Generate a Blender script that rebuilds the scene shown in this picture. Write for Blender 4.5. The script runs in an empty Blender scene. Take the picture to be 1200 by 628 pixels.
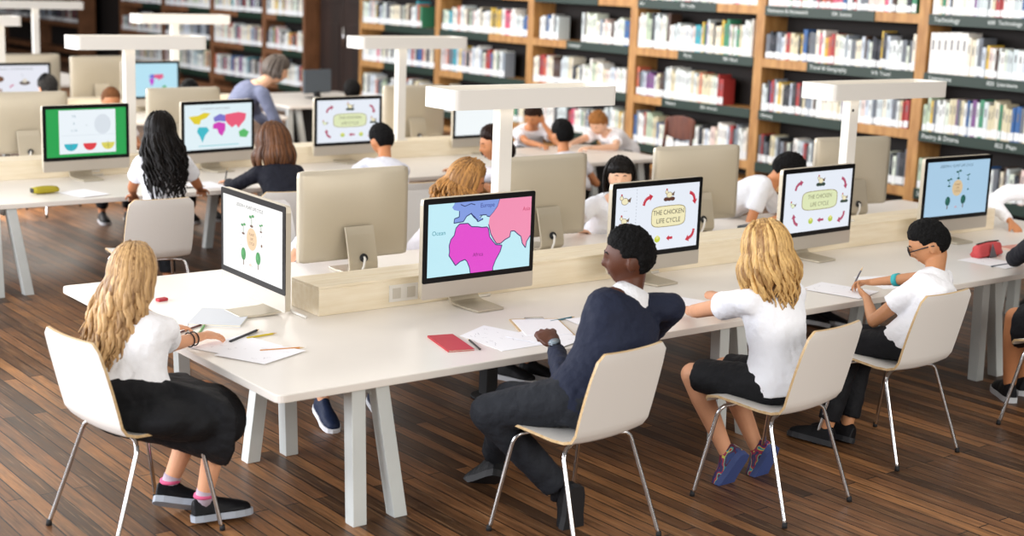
import bpy, bmesh, math, random
from mathutils import Vector, Matrix, noise
random.seed(7)
V = Vector
scene = bpy.context.scene
COL = scene.collection
PI = math.pi
R = math.radians

# ---------------------------------------------------------------- materials
def lin(h):
    h = h.lstrip('#')
    out = []
    for i in (0, 2, 4):
        c = int(h[i:i+2], 16) / 255
        out.append(c/12.92 if c <= .04045 else ((c+.055)/1.055)**2.4)
    return (*out, 1)
MC = {}
def mat(name, col, rough=.5, metal=0, bump=0, bscale=40, spec=.5, emit=0, var=0, vscale=6, sheen=0, bstretch=None):
    if name in MC: return MC[name]
    m = bpy.data.materials.new(name); m.use_nodes = True
    nt = m.node_tree; b = nt.nodes['Principled BSDF']
    c = lin(col) if isinstance(col, str) else col
    b.inputs['Base Color'].default_value = c
    b.inputs['Roughness'].default_value = rough
    b.inputs['Metallic'].default_value = metal
    b.inputs['Specular IOR Level'].default_value = spec
    if sheen: b.inputs['Sheen Weight'].default_value = sheen
    if emit:
        b.inputs['Emission Color'].default_value = c
        b.inputs['Emission Strength'].default_value = emit
    if bump or var:
        tc = nt.nodes.new('ShaderNodeTexCoord'); mp = nt.nodes.new('ShaderNodeMapping')
        nt.links.new(tc.outputs['Object'], mp.inputs[0])
        if bstretch: mp.inputs['Scale'].default_value = bstretch
    if bump:
        n = nt.nodes.new('ShaderNodeTexNoise'); n.inputs['Scale'].default_value = bscale
        n.inputs['Detail'].default_value = 4
        bp = nt.nodes.new('ShaderNodeBump'); bp.inputs['Strength'].default_value = bump
        bp.inputs['Distance'].default_value = .02
        nt.links.new(mp.outputs[0], n.inputs['Vector']); nt.links.new(n.outputs['Fac'], bp.inputs['Height'])
        nt.links.new(bp.outputs[0], b.inputs['Normal'])
    if var:
        n = nt.nodes.new('ShaderNodeTexNoise'); n.inputs['Scale'].default_value = vscale
        n.inputs['Detail'].default_value = 6
        hs = nt.nodes.new('ShaderNodeHueSaturation'); hs.inputs['Color'].default_value = c
        mr = nt.nodes.new('ShaderNodeMapRange'); mr.inputs[3].default_value = 1-var; mr.inputs[4].default_value = 1+var
        mr.inputs[1].default_value = .3; mr.inputs[2].default_value = .7
        nt.links.new(mp.outputs[0], n.inputs['Vector']); nt.links.new(n.outputs['Fac'], mr.inputs[0])
        nt.links.new(mr.outputs[0], hs.inputs['Value']); nt.links.new(hs.outputs[0], b.inputs['Base Color'])
    MC[name] = m
    return m
def hair_mat(name, c1, c2, rough=.45):
    if name in MC: return MC[name]
    m = bpy.data.materials.new(name); m.use_nodes = True
    nt = m.node_tree; b = nt.nodes['Principled BSDF']; b.inputs['Roughness'].default_value = rough; b.inputs['Specular IOR Level'].default_value = .28 if 'black' not in name and 'dark' not in name else .12
    g = nt.nodes.new('ShaderNodeNewGeometry'); r = nt.nodes.new('ShaderNodeValToRGB')
    r.color_ramp.elements[0].color = lin(c1); r.color_ramp.elements[1].color = lin(c2)
    tc = nt.nodes.new('ShaderNodeTexCoord'); mp = nt.nodes.new('ShaderNodeMapping'); mp.inputs['Scale'].default_value = (90, 90, 12)
    n = nt.nodes.new('ShaderNodeTexNoise'); n.inputs['Scale'].default_value = 1
    mx = nt.nodes.new('ShaderNodeMath'); mx.operation = 'MULTIPLY_ADD'; mx.inputs[1].default_value = .9; mx.inputs[2].default_value = -.2
    ad = nt.nodes.new('ShaderNodeMath'); ad.operation = 'MULTIPLY_ADD'; ad.inputs[1].default_value = .55
    nt.links.new(tc.outputs['Object'], mp.inputs[0]); nt.links.new(mp.outputs[0], n.inputs['Vector'])
    nt.links.new(n.outputs['Fac'], mx.inputs[0]); nt.links.new(g.outputs['Random Per Island'], ad.inputs[0]); nt.links.new(mx.outputs[0], ad.inputs[2])
    nt.links.new(ad.outputs[0], r.inputs[0]); nt.links.new(r.outputs[0], b.inputs['Base Color'])
    bp = nt.nodes.new('ShaderNodeBump'); bp.inputs['Strength'].default_value = .5; bp.inputs['Distance'].default_value = .01
    nt.links.new(n.outputs['Fac'], bp.inputs['Height']); nt.links.new(bp.outputs[0], b.inputs['Normal'])
    MC[name] = m
    return m
def emis(name, col, s=1.0):
    if name in MC: return MC[name]
    m = bpy.data.materials.new(name); m.use_nodes = True
    nt = m.node_tree; b = nt.nodes['Principled BSDF']; c = lin(col)
    b.inputs['Base Color'].default_value = (.01, .01, .01, 1); b.inputs['Roughness'].default_value = .25
    b.inputs['Emission Color'].default_value = c; b.inputs['Emission Strength'].default_value = s
    MC[name] = m
    return m
def wood(name, c1, c2, scale=(1, 12, 12), rough=.4):
    if name in MC: return MC[name]
    m = bpy.data.materials.new(name); m.use_nodes = True
    nt = m.node_tree; b = nt.nodes['Principled BSDF']; b.inputs['Roughness'].default_value = rough
    tc = nt.nodes.new('ShaderNodeTexCoord'); mp = nt.nodes.new('ShaderNodeMapping'); mp.inputs['Scale'].default_value = scale
    n = nt.nodes.new('ShaderNodeTexNoise'); n.inputs['Scale'].default_value = 2.5; n.inputs['Detail'].default_value = 5
    r = nt.nodes.new('ShaderNodeValToRGB'); r.color_ramp.elements[0].color = lin(c1); r.color_ramp.elements[1].color = lin(c2)
    r.color_ramp.elements[0].position = .35; r.color_ramp.elements[1].position = .65
    nt.links.new(tc.outputs['Object'], mp.inputs[0]); nt.links.new(mp.outputs[0], n.inputs['Vector'])
    nt.links.new(n.outputs['Fac'], r.inputs[0]); nt.links.new(r.outputs[0], b.inputs['Base Color'])
    MC[name] = m
    return m

WHITE_TOP = mat('white laminate', '#ebe5dc', .32, spec=.4, var=.03, vscale=2)
WHITE_METAL = mat('white painted metal', '#e9e6df', .4)
LEG_GREY = mat('grey white painted wood', '#cfd4d1', .5, var=.04)
BIRCH = wood('birch plywood', '#eadcbf', '#f3e8d0', (1.5, 14, 14))
BIRCH_Y = wood('birch edge', '#c9a877', '#dcc196', (2, 20, 20))
CHROME = mat('chrome', '#d8d8d8', .18, 1)
ALU = mat('brushed aluminium', '#c9c2b6', .38, .55)
ALU_WARM = mat('aluminium back', '#c3baa7', .42, .35)
BLACK = mat('black glass', '#0b0c0e', .35, spec=.2)
RUBBER = mat('black rubber', '#17181a', .7)
SHELL = mat('white chair laminate', '#e9e6e0', .38)
PAPER = mat('white paper', '#fbfbff', .8)

# ---------------------------------------------------------------- mesh helper
class M:
    def __init__(s): s.v = []; s.f = []; s.m = []; s.k = 0
    def add(s, vs, fs, k=None):
        o = len(s.v); s.v += [V(a) for a in vs]
        s.f += [tuple(i+o for i in f) for f in fs]; s.m += [s.k if k is None else k]*len(fs); return s
    def box(s, c, d, rot=None, k=None):
        c = V(c); x, y, z = d[0]/2, d[1]/2, d[2]/2
        vs = [V((sx*x, sy*y, sz*z)) for sx in (-1, 1) for sy in (-1, 1) for sz in (-1, 1)]
        if rot is not None:
            vs = [rot @ a for a in vs]
        return s.add([a+c for a in vs], [(0, 1, 3, 2), (4, 6, 7, 5), (0, 4, 5, 1), (2, 3, 7, 6), (0, 2, 6, 4), (1, 5, 7, 3)], k)
    def loft(s, rings, k=None, cap=True, close=False):
        n = len(rings[0]); vs = [p for r in rings for p in r]; fs = []
        L = len(rings)
        for i in range(L-1 if not close else L):
            a, b = i*n, ((i+1) % L)*n
            for j in range(n):
                fs.append((a+j, a+(j+1) % n, b+(j+1) % n, b+j))
        if cap and not close:
            fs.append(tuple(range(n-1, -1, -1))); fs.append(tuple((L-1)*n+j for j in range(n)))
        return s.add(vs, fs, k)
    def tube(s, path, r, n=10, k=None, flat=1.0, up=None):
        path = [V(p) for p in path]; L = len(path)
        rr = r if isinstance(r, (list, tuple)) else [r]*L
        ts = []
        for i in range(L):
            a = path[max(i-1, 0)]; b = path[min(i+1, L-1)]; ts.append((b-a).normalized())
        t = ts[0]
        u = V(up) if up is not None else (V((0, 0, 1)) if abs(t.z) < .9 else V((1, 0, 0)))
        u = (u - t*u.dot(t)).normalized(); rings = []
        for i in range(L):
            t = ts[i]; u = (u - t*u.dot(t))
            u = u.normalized() if u.length > 1e-6 else t.orthogonal().normalized()
            w = t.cross(u)
            rings.append([path[i] + (u*math.cos(2*PI*j/n)*flat + w*math.sin(2*PI*j/n))*rr[i] for j in range(n)])
        return s.loft(rings, k)
    def ell(s, c, ax, n=16, m=10, k=None):
        c = V(c); ax = [V(a) for a in ax] if hasattr(ax[0], '__len__') else [V((ax[0], 0, 0)), V((0, ax[1], 0)), V((0, 0, ax[2]))]
        vs = [c - ax[2]]; 
        for i in range(1, m):
            th = -PI/2 + PI*i/m
            for j in range(n):
                ph = 2*PI*j/n
                vs.append(c + ax[0]*math.cos(th)*math.cos(ph) + ax[1]*math.cos(th)*math.sin(ph) + ax[2]*math.sin(th))
        vs.append(c + ax[2]); T = len(vs)-1; fs = []
        for j in range(n): fs.append((0, 1+(j+1) % n, 1+j))
        for i in range(m-2):
            a = 1+i*n; b = a+n
            for j in range(n): fs.append((a+j, a+(j+1) % n, b+(j+1) % n, b+j))
        a = 1+(m-2)*n
        for j in range(n): fs.append((a+j, a+(j+1) % n, T))
        return s.add(vs, fs, k)
    def cap(s, a, b, r1, r2, n=14, k=None):   # rounded tapered limb
        a = V(a); b = V(b); s.ell(a, (r1, r1, r1), n, 8, k); s.ell(b, (r2, r2, r2), n, 8, k)
        s.tube([a, b], [r1, r2], n, k); return s
    def poly(s, pts, k=None): return s.add(pts, [tuple(range(len(pts)))], k)
    def prism(s, pts, a, b, k=None):  # pts outline (list of Vectors) extruded a..b offset vectors
        a = V(a); b = V(b); return s.loft([[p+a for p in pts], [p+b for p in pts]], k)
    def mesh(s, name, mats, smooth=True):
        me = bpy.data.meshes.new(name); me.from_pydata([tuple(a) for a in s.v], [], s.f)
        for mt in mats: me.materials.append(mt)
        if len(mats) > 1: me.polygons.foreach_set('material_index', s.m)
        if smooth: me.polygons.foreach_set('use_smooth', [True]*len(me.polygons))
        me.update(); return me
def fix(me, doub=0):
    bm = bmesh.new(); bm.from_mesh(me)
    if doub: bmesh.ops.remove_doubles(bm, verts=bm.verts, dist=doub)
    bmesh.ops.recalc_face_normals(bm, faces=bm.faces); bm.to_mesh(me); bm.free(); return me
def obj(name, m, mats, parent=None, smooth=False, loc=None, bevel=0, seg=2, angle=True):
    mats = mats if isinstance(mats, (list, tuple)) else [mats]
    me = m if isinstance(m, bpy.types.Mesh) else fix(m.mesh(name, mats, smooth))
    o = bpy.data.objects.new(name, me); COL.objects.link(o)
    if parent is not None: o.parent = parent
    if loc is not None: o.location = loc
    if bevel:
        b = o.modifiers.new('bevel', 'BEVEL'); b.width = bevel; b.segments = seg; b.limit_method = 'ANGLE'; b.angle_limit = R(40)
    return o
def rebase(o, base):   # geometry given in world coordinates, origin moved to base
    base = V(base)
    o.data.transform(Matrix.Translation(-base)); o.location = base; return o
def tag(o, label=None, cat=None, group=None, kind=None):
    if label: o['label'] = label
    if cat: o['category'] = cat
    if group: o['group'] = group
    if kind: o['kind'] = kind
    return o
def empty(name, label, cat, loc=(0, 0, 0), rz=0, group=None):
    o = bpy.data.objects.new(name, None); COL.objects.link(o); o.location = loc; o.rotation_euler = (0, 0, rz)
    o.empty_display_size = .1
    return tag(o, label, cat, group)
def dup(root, loc, rz, label=None, group=None, skip=()):
    def rec(o, par):
        c = o.copy(); COL.objects.link(c)
        if par is not None: c.parent = par
        for ch in [x for x in o.children if x not in skip]: rec(ch, c)
        return c
    r = rec(root, None); r.location = loc; r.rotation_euler = (0, 0, rz)
    if label: r['label'] = label
    if group: r['group'] = group
    return r
def fuse(m, voxel=.006, smooth=4, mats=None, fac=.5, disp=0, dscale=.1):
    me = m.mesh('tmp', [], False); fix(me)
    o = bpy.data.objects.new('tmp', me); COL.objects.link(o)
    a = o.modifiers.new('r', 'REMESH'); a.mode = 'VOXEL'; a.voxel_size = voxel; a.use_smooth_shade = True
    if smooth:
        b = o.modifiers.new('s', 'SMOOTH'); b.iterations = smooth; b.factor = fac
    if disp:
        tx = bpy.data.textures.new('t', 'CLOUDS'); tx.noise_scale = dscale
        d = o.modifiers.new('d', 'DISPLACE'); d.texture = tx; d.strength = disp; d.mid_level = .5; d.texture_coords = 'GLOBAL'
    dg = bpy.context.evaluated_depsgraph_get()
    out = bpy.data.meshes.new_from_object(o.evaluated_get(dg))
    bpy.data.objects.remove(o); bpy.data.meshes.remove(me)
    out.materials.clear()
    for mt in (mats or []): out.materials.append(mt)
    return out
def text_geo(txt, size, align='CENTER', squash=1.0):
    """filled outline of a word: (verts 2D, faces)"""
    cu = bpy.data.curves.new('t', 'FONT'); cu.body = txt; cu.size = size; cu.align_x = align; cu.align_y = 'CENTER'
    cu.resolution_u = 3
    o = bpy.data.objects.new('t', cu); COL.objects.link(o)
    dg = bpy.context.evaluated_depsgraph_get()
    me = bpy.data.meshes.new_from_object(o.evaluated_get(dg))
    vs = [(v.co.x*squash, v.co.y) for v in me.vertices]; fs = [tuple(p.vertices) for p in me.polygons]
    bpy.data.objects.remove(o); bpy.data.curves.remove(cu); bpy.data.meshes.remove(me)
    return vs, fs
# ---------------------------------------------------------------- chair
def make_chair(name='school_chair'):
    root = empty(name, 'x', 'chair')
    prof = [(.215, .405), (.20, .425), (.15, .437), (.05, .432), (-.06, .423), (-.12, .425), (-.165, .440), (-.19, .475), (-.207, .54), (-.228, .62), (-.250, .70), (-.270, .77), (-.277, .80)]
    wid = [.180, .198, .207, .207, .203, .200, .200, .202, .204, .203, .199, .190, .160]
    # finer interpolation
    P = []
    for i in range(len(prof)-1):
        for k in range(3):
            t = k/3; P.append((prof[i][0]*(1-t)+prof[i+1][0]*t, prof[i][1]*(1-t)+prof[i+1][1]*t, wid[i]*(1-t)+wid[i+1]*t))
    P.append((*prof[-1], wid[-1]))
    nx = 12; th = .011; top = []; bot = []
    for i, (y, z, w) in enumerate(P):
        a = P[max(i-1, 0)]; b = P[min(i+1, len(P)-1)]
        t = V((0, b[0]-a[0], b[1]-a[1])).normalized(); n = V((0, t.z, -t.y))  # towards the sitter
        if n.z < 0 and z < .45: n = -n
        if z >= .45 and n.y < 0: n = -n
        for j in range(nx+1):
            u = -1+2*j/nx; cr = .012*u*u
            c = V((u*w, y, z)) + n*cr
            top.append(c+n*th/2); bot.append(c-n*th/2)
    m = M(); N = nx+1; L = len(P); m.add(top+bot, [])
    T = len(top)
    for i in range(L-1):
        for j in range(nx):
            a = i*N+j
            m.f.append((a, a+1, a+N+1, a+N)); m.m.append(0)
            m.f.append((T+a, T+a+N, T+a+N+1, T+a+1)); m.m.append(0)
    per = [j for j in range(nx)] + [i*N+nx for i in range(L-1)] + [(L-1)*N+j for j in range(nx, 0, -1)] + [i*N for i in range(L-1, 0, -1)]
    for q in range(len(per)):
        a, b = per[q], per[(q+1) % len(per)]
        m.f.append((a, b, T+b, T+a)); m.m.append(1)
    s = obj('seat_shell', m, [SHELL, BIRCH_Y], root, smooth=True)
    es = s.modifiers.new('e', 'EDGE_SPLIT'); es.split_angle = R(50)
    for sx in (-1, 1):
        for sy in (-1, 1):
            x1 = .235; y1 = .225 if sy > 0 else -.245
            yy = .13 if sy > 0 else -.10
            m = M()
            pts = [(sx*.03, yy*.6, .408), (sx*.12, yy*.9, .410), (sx*.168, yy*1.05, .405), (sx*.185, yy*1.12, .392), (sx*.193, yy*1.18, .370), (sx*(x1-.004), y1*.97, .03), (sx*x1, y1, .008)]
            m.tube(pts, .0088, 10)
            l = obj('leg', m, CHROME, root, smooth=True)
            m = M(); m.tube([(sx*x1*.995, y1*.995, .022), (sx*x1, y1, .0)], [.0105, .0115], 10)
            obj('glide', m, RUBBER, l, smooth=True)
    m = M(); m.box((0, .02, .4085), (.2, .16, .012)); obj('seat_mount', m, CHROME, root, bevel=.003)
    return root
chair0 = make_chair()
used = [0]
def place_chair(x, y, yaw, label, group=None, z=0):
    rz = R(yaw)-PI/2
    if not used[0]:
        used[0] = 1; chair0.location = (x, y, z); chair0.rotation_euler = (0, 0, rz); chair0['label'] = label
        if group: chair0['group'] = group
        return chair0
    return dup(chair0, (x, y, z), rz, label, group)

# ---------------------------------------------------------------- tables
TH = .60
def rrect(x0, y0, x1, y1, r, n=5):
    pts = []
    for cx, cy, a0 in ((x1-r, y1-r, 0), (x0+r, y1-r, 90), (x0+r, y0+r, 180), (x1-r, y0+r, 270)):
        for i in range(n+1):
            a = R(a0+90*i/n); pts.append(V((cx+r*math.cos(a), cy+r*math.sin(a), 0)))
    return pts
def table(x0, x1, y0, y1, legs, label, group=None, ys=None):
    root = empty('work_table', label, 'table', (x0, y0, 0), 0, group)
    W = x1-x0; D = y1-y0
    m = M(); m.k = 0
    m.prism(rrect(0, 0, W, D, .035), (0, 0, TH-.032), (0, 0, TH)); 
    obj('tabletop', m, WHITE_TOP, root, bevel=.004)
    for lx in legs:
        lx -= x0
        tr = None
        for iy, yy in enumerate(ys or (.09, D-.10)):
            for s, xb, xt in ((-1, -.095, -.105 if iy == 0 else -.028), (1, .095, .0 if iy == 0 else .07)):
                m = M()
                a = V((lx+xt, yy, TH-.033)); b = V((lx+xb*1.0, yy-(.01 if yy < .3 else -.01), 0))
                h = .031
                up = V((1, 0, 0))
                m.loft([[a+V((dx*h, dy*h, 0)) for dx, dy in ((-1, -1), (1, -1), (1, 1), (-1, 1))], [b+V((dx*h, dy*h, 0)) for dx, dy in ((-1, -1), (1, -1), (1, 1), (-1, 1))]])
                obj('leg', m, LEG_GREY, root, bevel=.003)
        m = M(); m.box((lx, D/2, TH-.062), (.05, D-.20, .055)); obj('crossbar', m, LEG_GREY, root, bevel=.003)
    return root

# ---------------------------------------------------------------- computer
SW, SH = .597, .336
class Scr:
    def __init__(s, bg, glow=1.0):
        s.m = M(); s.mats = []; s.names = {}; s.g = glow; s.layer = 0
        s.rect(0, 0, 1, 1, bg)
    def k(s, col):
        if col not in s.names:
            s.names[col] = len(s.mats); s.mats.append(emis('screen light '+col+('' if s.g == 1 else '_%s' % s.g), col, s.g))
        return s.names[col]
    def P(s, u, v): return V(((u-.5)*SW, -.0003*s.layer, (v-.5)*SH))
    def poly(s, pts, col):
        s.m.poly([s.P(u, v) for u, v in pts], s.k(col)); s.layer += .25
    def rect(s, a, b, c, d, col): s.poly([(a, b), (c, b), (c, d), (a, d)], col)
    def oval(s, cx, cy, rx, ry, col, n=20): s.poly([(cx+rx*math.cos(2*PI*i/n), cy+ry*math.sin(2*PI*i/n)) for i in range(n)], col)
    def rr(s, a, b, c, d, col, r=.25):
        n = 24; cx, cy = (a+c)/2, (b+d)/2; rx, ry = (c-a)/2, (d-b)/2; pts = []
        for i in range(n):
            t = 2*PI*i/n; x = math.copysign(abs(math.cos(t))**.45, math.cos(t)); y = math.copysign(abs(math.sin(t))**.45, math.sin(t)); pts.append((cx+rx*x, cy+ry*y))
        s.poly(pts, col)
    def line(s, pts, w, col, closed=False):
        A = SW/SH
        for (a, b), (c, d) in zip(pts, pts[1:]+([pts[0]] if closed else [])):
            dx, dy = (c-a)*A, d-b; L = math.hypot(dx, dy) or 1; nx, ny = -dy/L*w/A, dx/L*w
            s.poly([(a-nx, b-ny), (c-nx, d-ny), (c+nx, d+ny), (a+nx, b+ny)], col); s.layer -= .25
        s.layer += .25
    def text(s, txt, u, v, size, col, align='CENTER', squash=1.0):
        vs, fs = text_geo(txt, size*SH, align, squash); c = s.P(u, v)
        s.m.add([c+V((x, 0, y)) for x, y in vs], fs, s.k(col)); s.layer += .25
    def arrow(s, cx, cy, r, a0, a1, col='#c8334a', A=SH/SW):
        pts = []
        for i in range(7):
            a = R(a0+(a1-a0)*i/6); pts.append((cx+r*A*math.cos(a), cy+r*math.sin(a)))
        s.line(pts, .026, col)
        (a, b), (c, d) = pts[-2], pts[-1]; dx, dy = (c-a)/A, d-b; L = math.hypot(dx, dy); dx /= L; dy /= L
        t = .075
        s.poly([(c+dx*t*A, d+dy*t), (c-dy*t*.75*A, d+dx*t*.75), (c+dy*t*.75*A, d-dx*t*.75)], col)
def chicken_screen(side=False, soft=False):
    s = Scr('#e6ecf6'); x0 = .22 if side else 0; W = 1-x0
    U = lambda u: x0+u*W
    red = '#c4283c' if not soft else '#b04a68'
    def hen(u, v, k=1, nest=True, c='#efe6c0'):
        if nest:
            for q in (-.038, 0, .038): s.oval(u+q*k, v-.06*k, .028*k, .03*k, '#5a3426' if not soft else '#33453c')
        s.oval(u, v, .036*k, .045*k, '#6b5440'); s.oval(u, v, .032*k, .039*k, c)
        s.oval(u-.034*k, v+.045*k, .018*k, .030*k, '#6b5440'); s.oval(u-.034*k, v+.045*k, .0145*k, .024*k, c)
        s.poly([(u+.02*k, v+.01*k), (u+.06*k, v+.05*k), (u+.05*k, v-.02*k)], '#6b5440'); s.oval(u-.034*k, v+.085*k, .01, .015, '#b8323c')
    if side:
        for y in range(4, 20): s.rect(.235, y/20+.0, .239, y/20+.02, '#8a8f98')
        hen(.10, .80, 1.2, False); s.text('- - -', .11, .66, .05, '#777777'); hen(.10, .50, 1.0); hen(.1, .22)
    hen(U(.52), .84, 1.05)
    r = .13
    s.arrow(U(.22), .70, r, 175, 95, red); s.arrow(U(.83), .72, r, 85, 5, red)
    s.arrow(U(.84), .26, r, 5, -80, red)
    if not side: s.arrow(U(.22), .26, r, 265, 185, red)
    s.line([(U(.60), .17), (U(.53), .17)], .020, red); s.poly([(U(.50), .17), (U(.545), .215), (U(.545), .125)], red)
    s.rr(U(.25), .35, U(.79), .68, '#8a7a3a'); s.rr(U(.258), .36, U(.782), .67, '#f0e8bc' if not soft else '#dde5b8')
    k = .105 if side else .10
    s.text('THE CHICKEN', U(.52), .575, k, '#2b2622' if not soft else '#7a7a58'); s.text('LIFE CYCLE', U(.52), .445, k, '#2b2622' if not soft else '#7a7a58')
    if not side: hen(U(.90), .50, .9)
    if soft or not side: hen(U(.12), .46, .8, False, '#e6efc8')
    for u in ((.40, .70) if not side else (.36,)):
        s.oval(U(u), .17, .035, .05, '#c4cf3a' if not soft else '#b5c94e'); s.oval(U(u), .2, .018, .03, '#e5e08a')
    return s
def plant_screen(bg='#f4f4f2', dark=False):
    s = Scr(bg); g = '#2f9a4a' if not dark else '#1e5a52'; tx = '#3b3b3b' if not dark else '#33506a'
    s.text('LESSON 4 : PLANT LIFE CYCLE', .46, .91, .06 if not dark else .07, tx)
    s.oval(.50, .50, .085, .15, '#f2cfa4' if not dark else '#d9bf96')
    for i, w in enumerate(('PLANT', 'LIFE', 'CYCLE')): s.text(w, .5, .56-.06*i, .05, '#8a5c44')
    def tree(u, v, k):
        s.rect(u-.005*k, v-.1*k, u+.005*k, v, '#6b4a2c'); s.oval(u, v+.02*k, .032*k, .068*k, g); s.oval(u-.012*k, v+.03*k, .012*k, .03*k, '#4fb565' if not dark else '#2c6e5e')
    tree(.36, .24, 1.25); tree(.61, .25, 1.25)
    def sprout(u, v, k):
        s.rect(u-.003, v-.06*k, u+.003, v+.04*k, '#4a7a3c' if not dark else g); s.oval(u-.018*k, v+.03*k, .018*k, .016*k, g); s.oval(u+.018*k, v+.045*k, .018*k, .016*k, g); s.oval(u, v-.07*k, .022*k, .014*k, '#6b4a34' if not dark else g)
    sprout(.50, .76, 1.2); sprout(.36, .62, 1.1); sprout(.66, .70, .8); s.oval(.67, .46, .012, .02, '#7a5232' if not dark else g)
    for a in range(20, 340, 16):
        r = .19; s.oval(.5+r*.95*math.cos(R(a)), .47+r*1.75*math.sin(R(a)), .003, .005, '#7d8a94')
    s.oval(.49, .15, .02, .02, '#f0d9cc' if not dark else '#c4a8b8')
    return s
def africa_screen():
    s = Scr('#bfeaf5')
    ol = '#24366e'
    eu = [(.24, .90), (.22, .94), (.25, 1), (.68, 1), (.66, .90), (.62, .82), (.585, .765), (.53, .79), (.49, .80), (.52, .74), (.47, .71), (.44, .78), (.40, .83), (.36, .80), (.33, .73), (.24, .72), (.245, .78), (.29, .80), (.29, .88)]
    s.poly([(.225, .93), (.245, 1.0), (.26, 1), (.27, .93), (.24, .90)], '#4a9cc0')
    s.poly(eu, '#7f9ae0'); s.line(eu[4:], .007, ol); s.line([(.68, 1), (.66, .90), (.62, .82)], .007, ol)
    s.line([(.40, .84), (.43, .78), (.47, .73)], .009, ol); s.oval(.52, .775, .035, .022, '#bfeaf5'); s.line([(.49, .765), (.515, .80), (.555, .795)], .007, ol); s.line([(.30, .97), (.34, .94), (.40, .97), (.44, .95)], .006, ol)
    asia = [(.68, 1), (.66, .90), (.62, .82), (.585, .765), (.575, .66), (.60, .52), (.63, .44), (.66, .375), (.70, .37), (.745, .42), (.79, .45), (.80, .53), (.835, .53), (.87, .48), (.905, .44), (.92, .34), (.955, .27), (.965, .36), (1, .44), (1, 1)]
    s.poly(asia, '#f08fb2'); s.line(asia[4:-1], .007, ol)
    af = [(.295, .705), (.375, .70), (.41, .65), (.47, .64), (.51, .625), (.56, .625), (.575, .60), (.59, .48), (.625, .41), (.655, .36), (.715, .345), (.70, .26), (.655, .14), (.63, .04), (.63, 0), (.41, 0), (.40, .08), (.375, .17), (.355, .20), (.31, .18), (.265, .13), (.235, .20), (.20, .28), (.205, .33), (.20, .42), (.215, .50), (.245, .55), (.26, .65)]
    s.poly(af, '#e048cc'); s.line(af[:15], .007, ol); s.line(af[15:]+[af[0]], .007, ol)
    s.text('Europe', .56, .93, .085, '#26348c'); s.text('Ocean', .10, .60, .085, '#1f8fa0'); s.text('Africa', .48, .25, .075, '#7b1f72'); s.text('Asia', .95, .83, .08, '#c8305c')
    return s
def world_screen():
    s = Scr('#dfeff5')
    s.text('CONTINENTS AND OCEANS', .45, .90, .06, '#8b8f9a')
    s.poly([(.06, .74), (.2, .76), (.28, .82), (.38, .80), (.32, .70), (.24, .66), (.22, .56), (.14, .58), (.10, .66)], '#e0cc28')
    s.poly([(.20, .50), (.32, .50), (.36, .42), (.30, .32), (.26, .16), (.22, .30), (.18, .40)], '#3bb8c8')
    s.poly([(.42, .56), (.50, .60), (.60, .56), (.60, .42), (.55, .28), (.50, .34), (.48, .44), (.41, .46)], '#cf3cb4')
    s.poly([(.42, .70), (.52, .78), (.60, .74), (.60, .60), (.50, .62), (.44, .60)], '#7a74c8')
    s.poly([(.60, .76), (.80, .80), (.92, .76), (.90, .62), (.84, .52), (.80, .44), (.76, .52), (.70, .46), (.64, .54), (.60, .62)], '#e85a78')
    s.poly([(.80, .36), (.88, .42), (.96, .34), (.92, .22), (.82, .24)], '#58b868'); s.rect(.2, .07, .8, .09, '#8fd0d8')
    return s
def fraction_screen():
    s = Scr('#18a04c'); s.rect(.155, .06, .865, .97, '#eaf2f8')
    for i, t in enumerate(('1/2', '2', '1 / 4')): s.text(t, .34, .84-.15*i, .07, '#5a8a9c')
    s.text('=', .5, .64, .06, '#8aa0ac'); s.oval(.70, .66, .105, .21, '#d8e0e8'); s.rect(.18, .44, .84, .445, '#c6d0da')
    def half(u, c):
        s.poly([(u-.085, .27), (u+.085, .27)]+[(u+.085*math.cos(R(a)), .27-.15*math.sin(R(a))) for a in range(15, 180, 15)], c)
    half(.30, '#2fb2c4'); half(.535, '#dd3a44'); half(.765, '#d9d05c'); s.rect(.297, .12, .303, .27, '#5a8a9c'); s.rect(.73, .2, .80, .205, '#8a8440')
    s.rect(.762, .14, .768, .30, '#8a8440')
    return s
def small_map_screen():
    s = Scr('#b6e2f2')
    s.poly([(.46, .62), (.52, .68), (.58, .64), (.56, .56), (.5, .54)], '#6a6ad0'); s.poly([(.55, .66), (.72, .68), (.74, .58), (.66, .50), (.60, .55), (.56, .56)], '#e05c86')
    s.poly([(.46, .54), (.56, .54), (.55, .42), (.51, .30), (.48, .42)], '#c050d0'); s.oval(.75, .28, .04, .05, '#3ea86c')
    return s
def nest_screen():
    s = Scr('#e4e6f0'); s.text('LESSON 2 : CHICKEN LIFE CYCLE', .45, .90, .07, '#666a74')
    s.oval(.17, .62, .09, .09, '#6b4630'); s.oval(.60, .50, .09, .06, '#4c3628'); s.oval(.60, .56, .04, .06, '#d8d0c0'); s.oval(.18, .3, .05, .05, '#b09a90')
    s.line([(.35, .38), (.41, .46)], .02, '#c85a84'); s.text('|', .56, .72, .1, '#5a5f6a')
    return s
def blank_screen():
    s = Scr('#f2f8fa'); s.text('LESSON 1', .5, .8, .06, '#c6d4da'); return s

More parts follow.
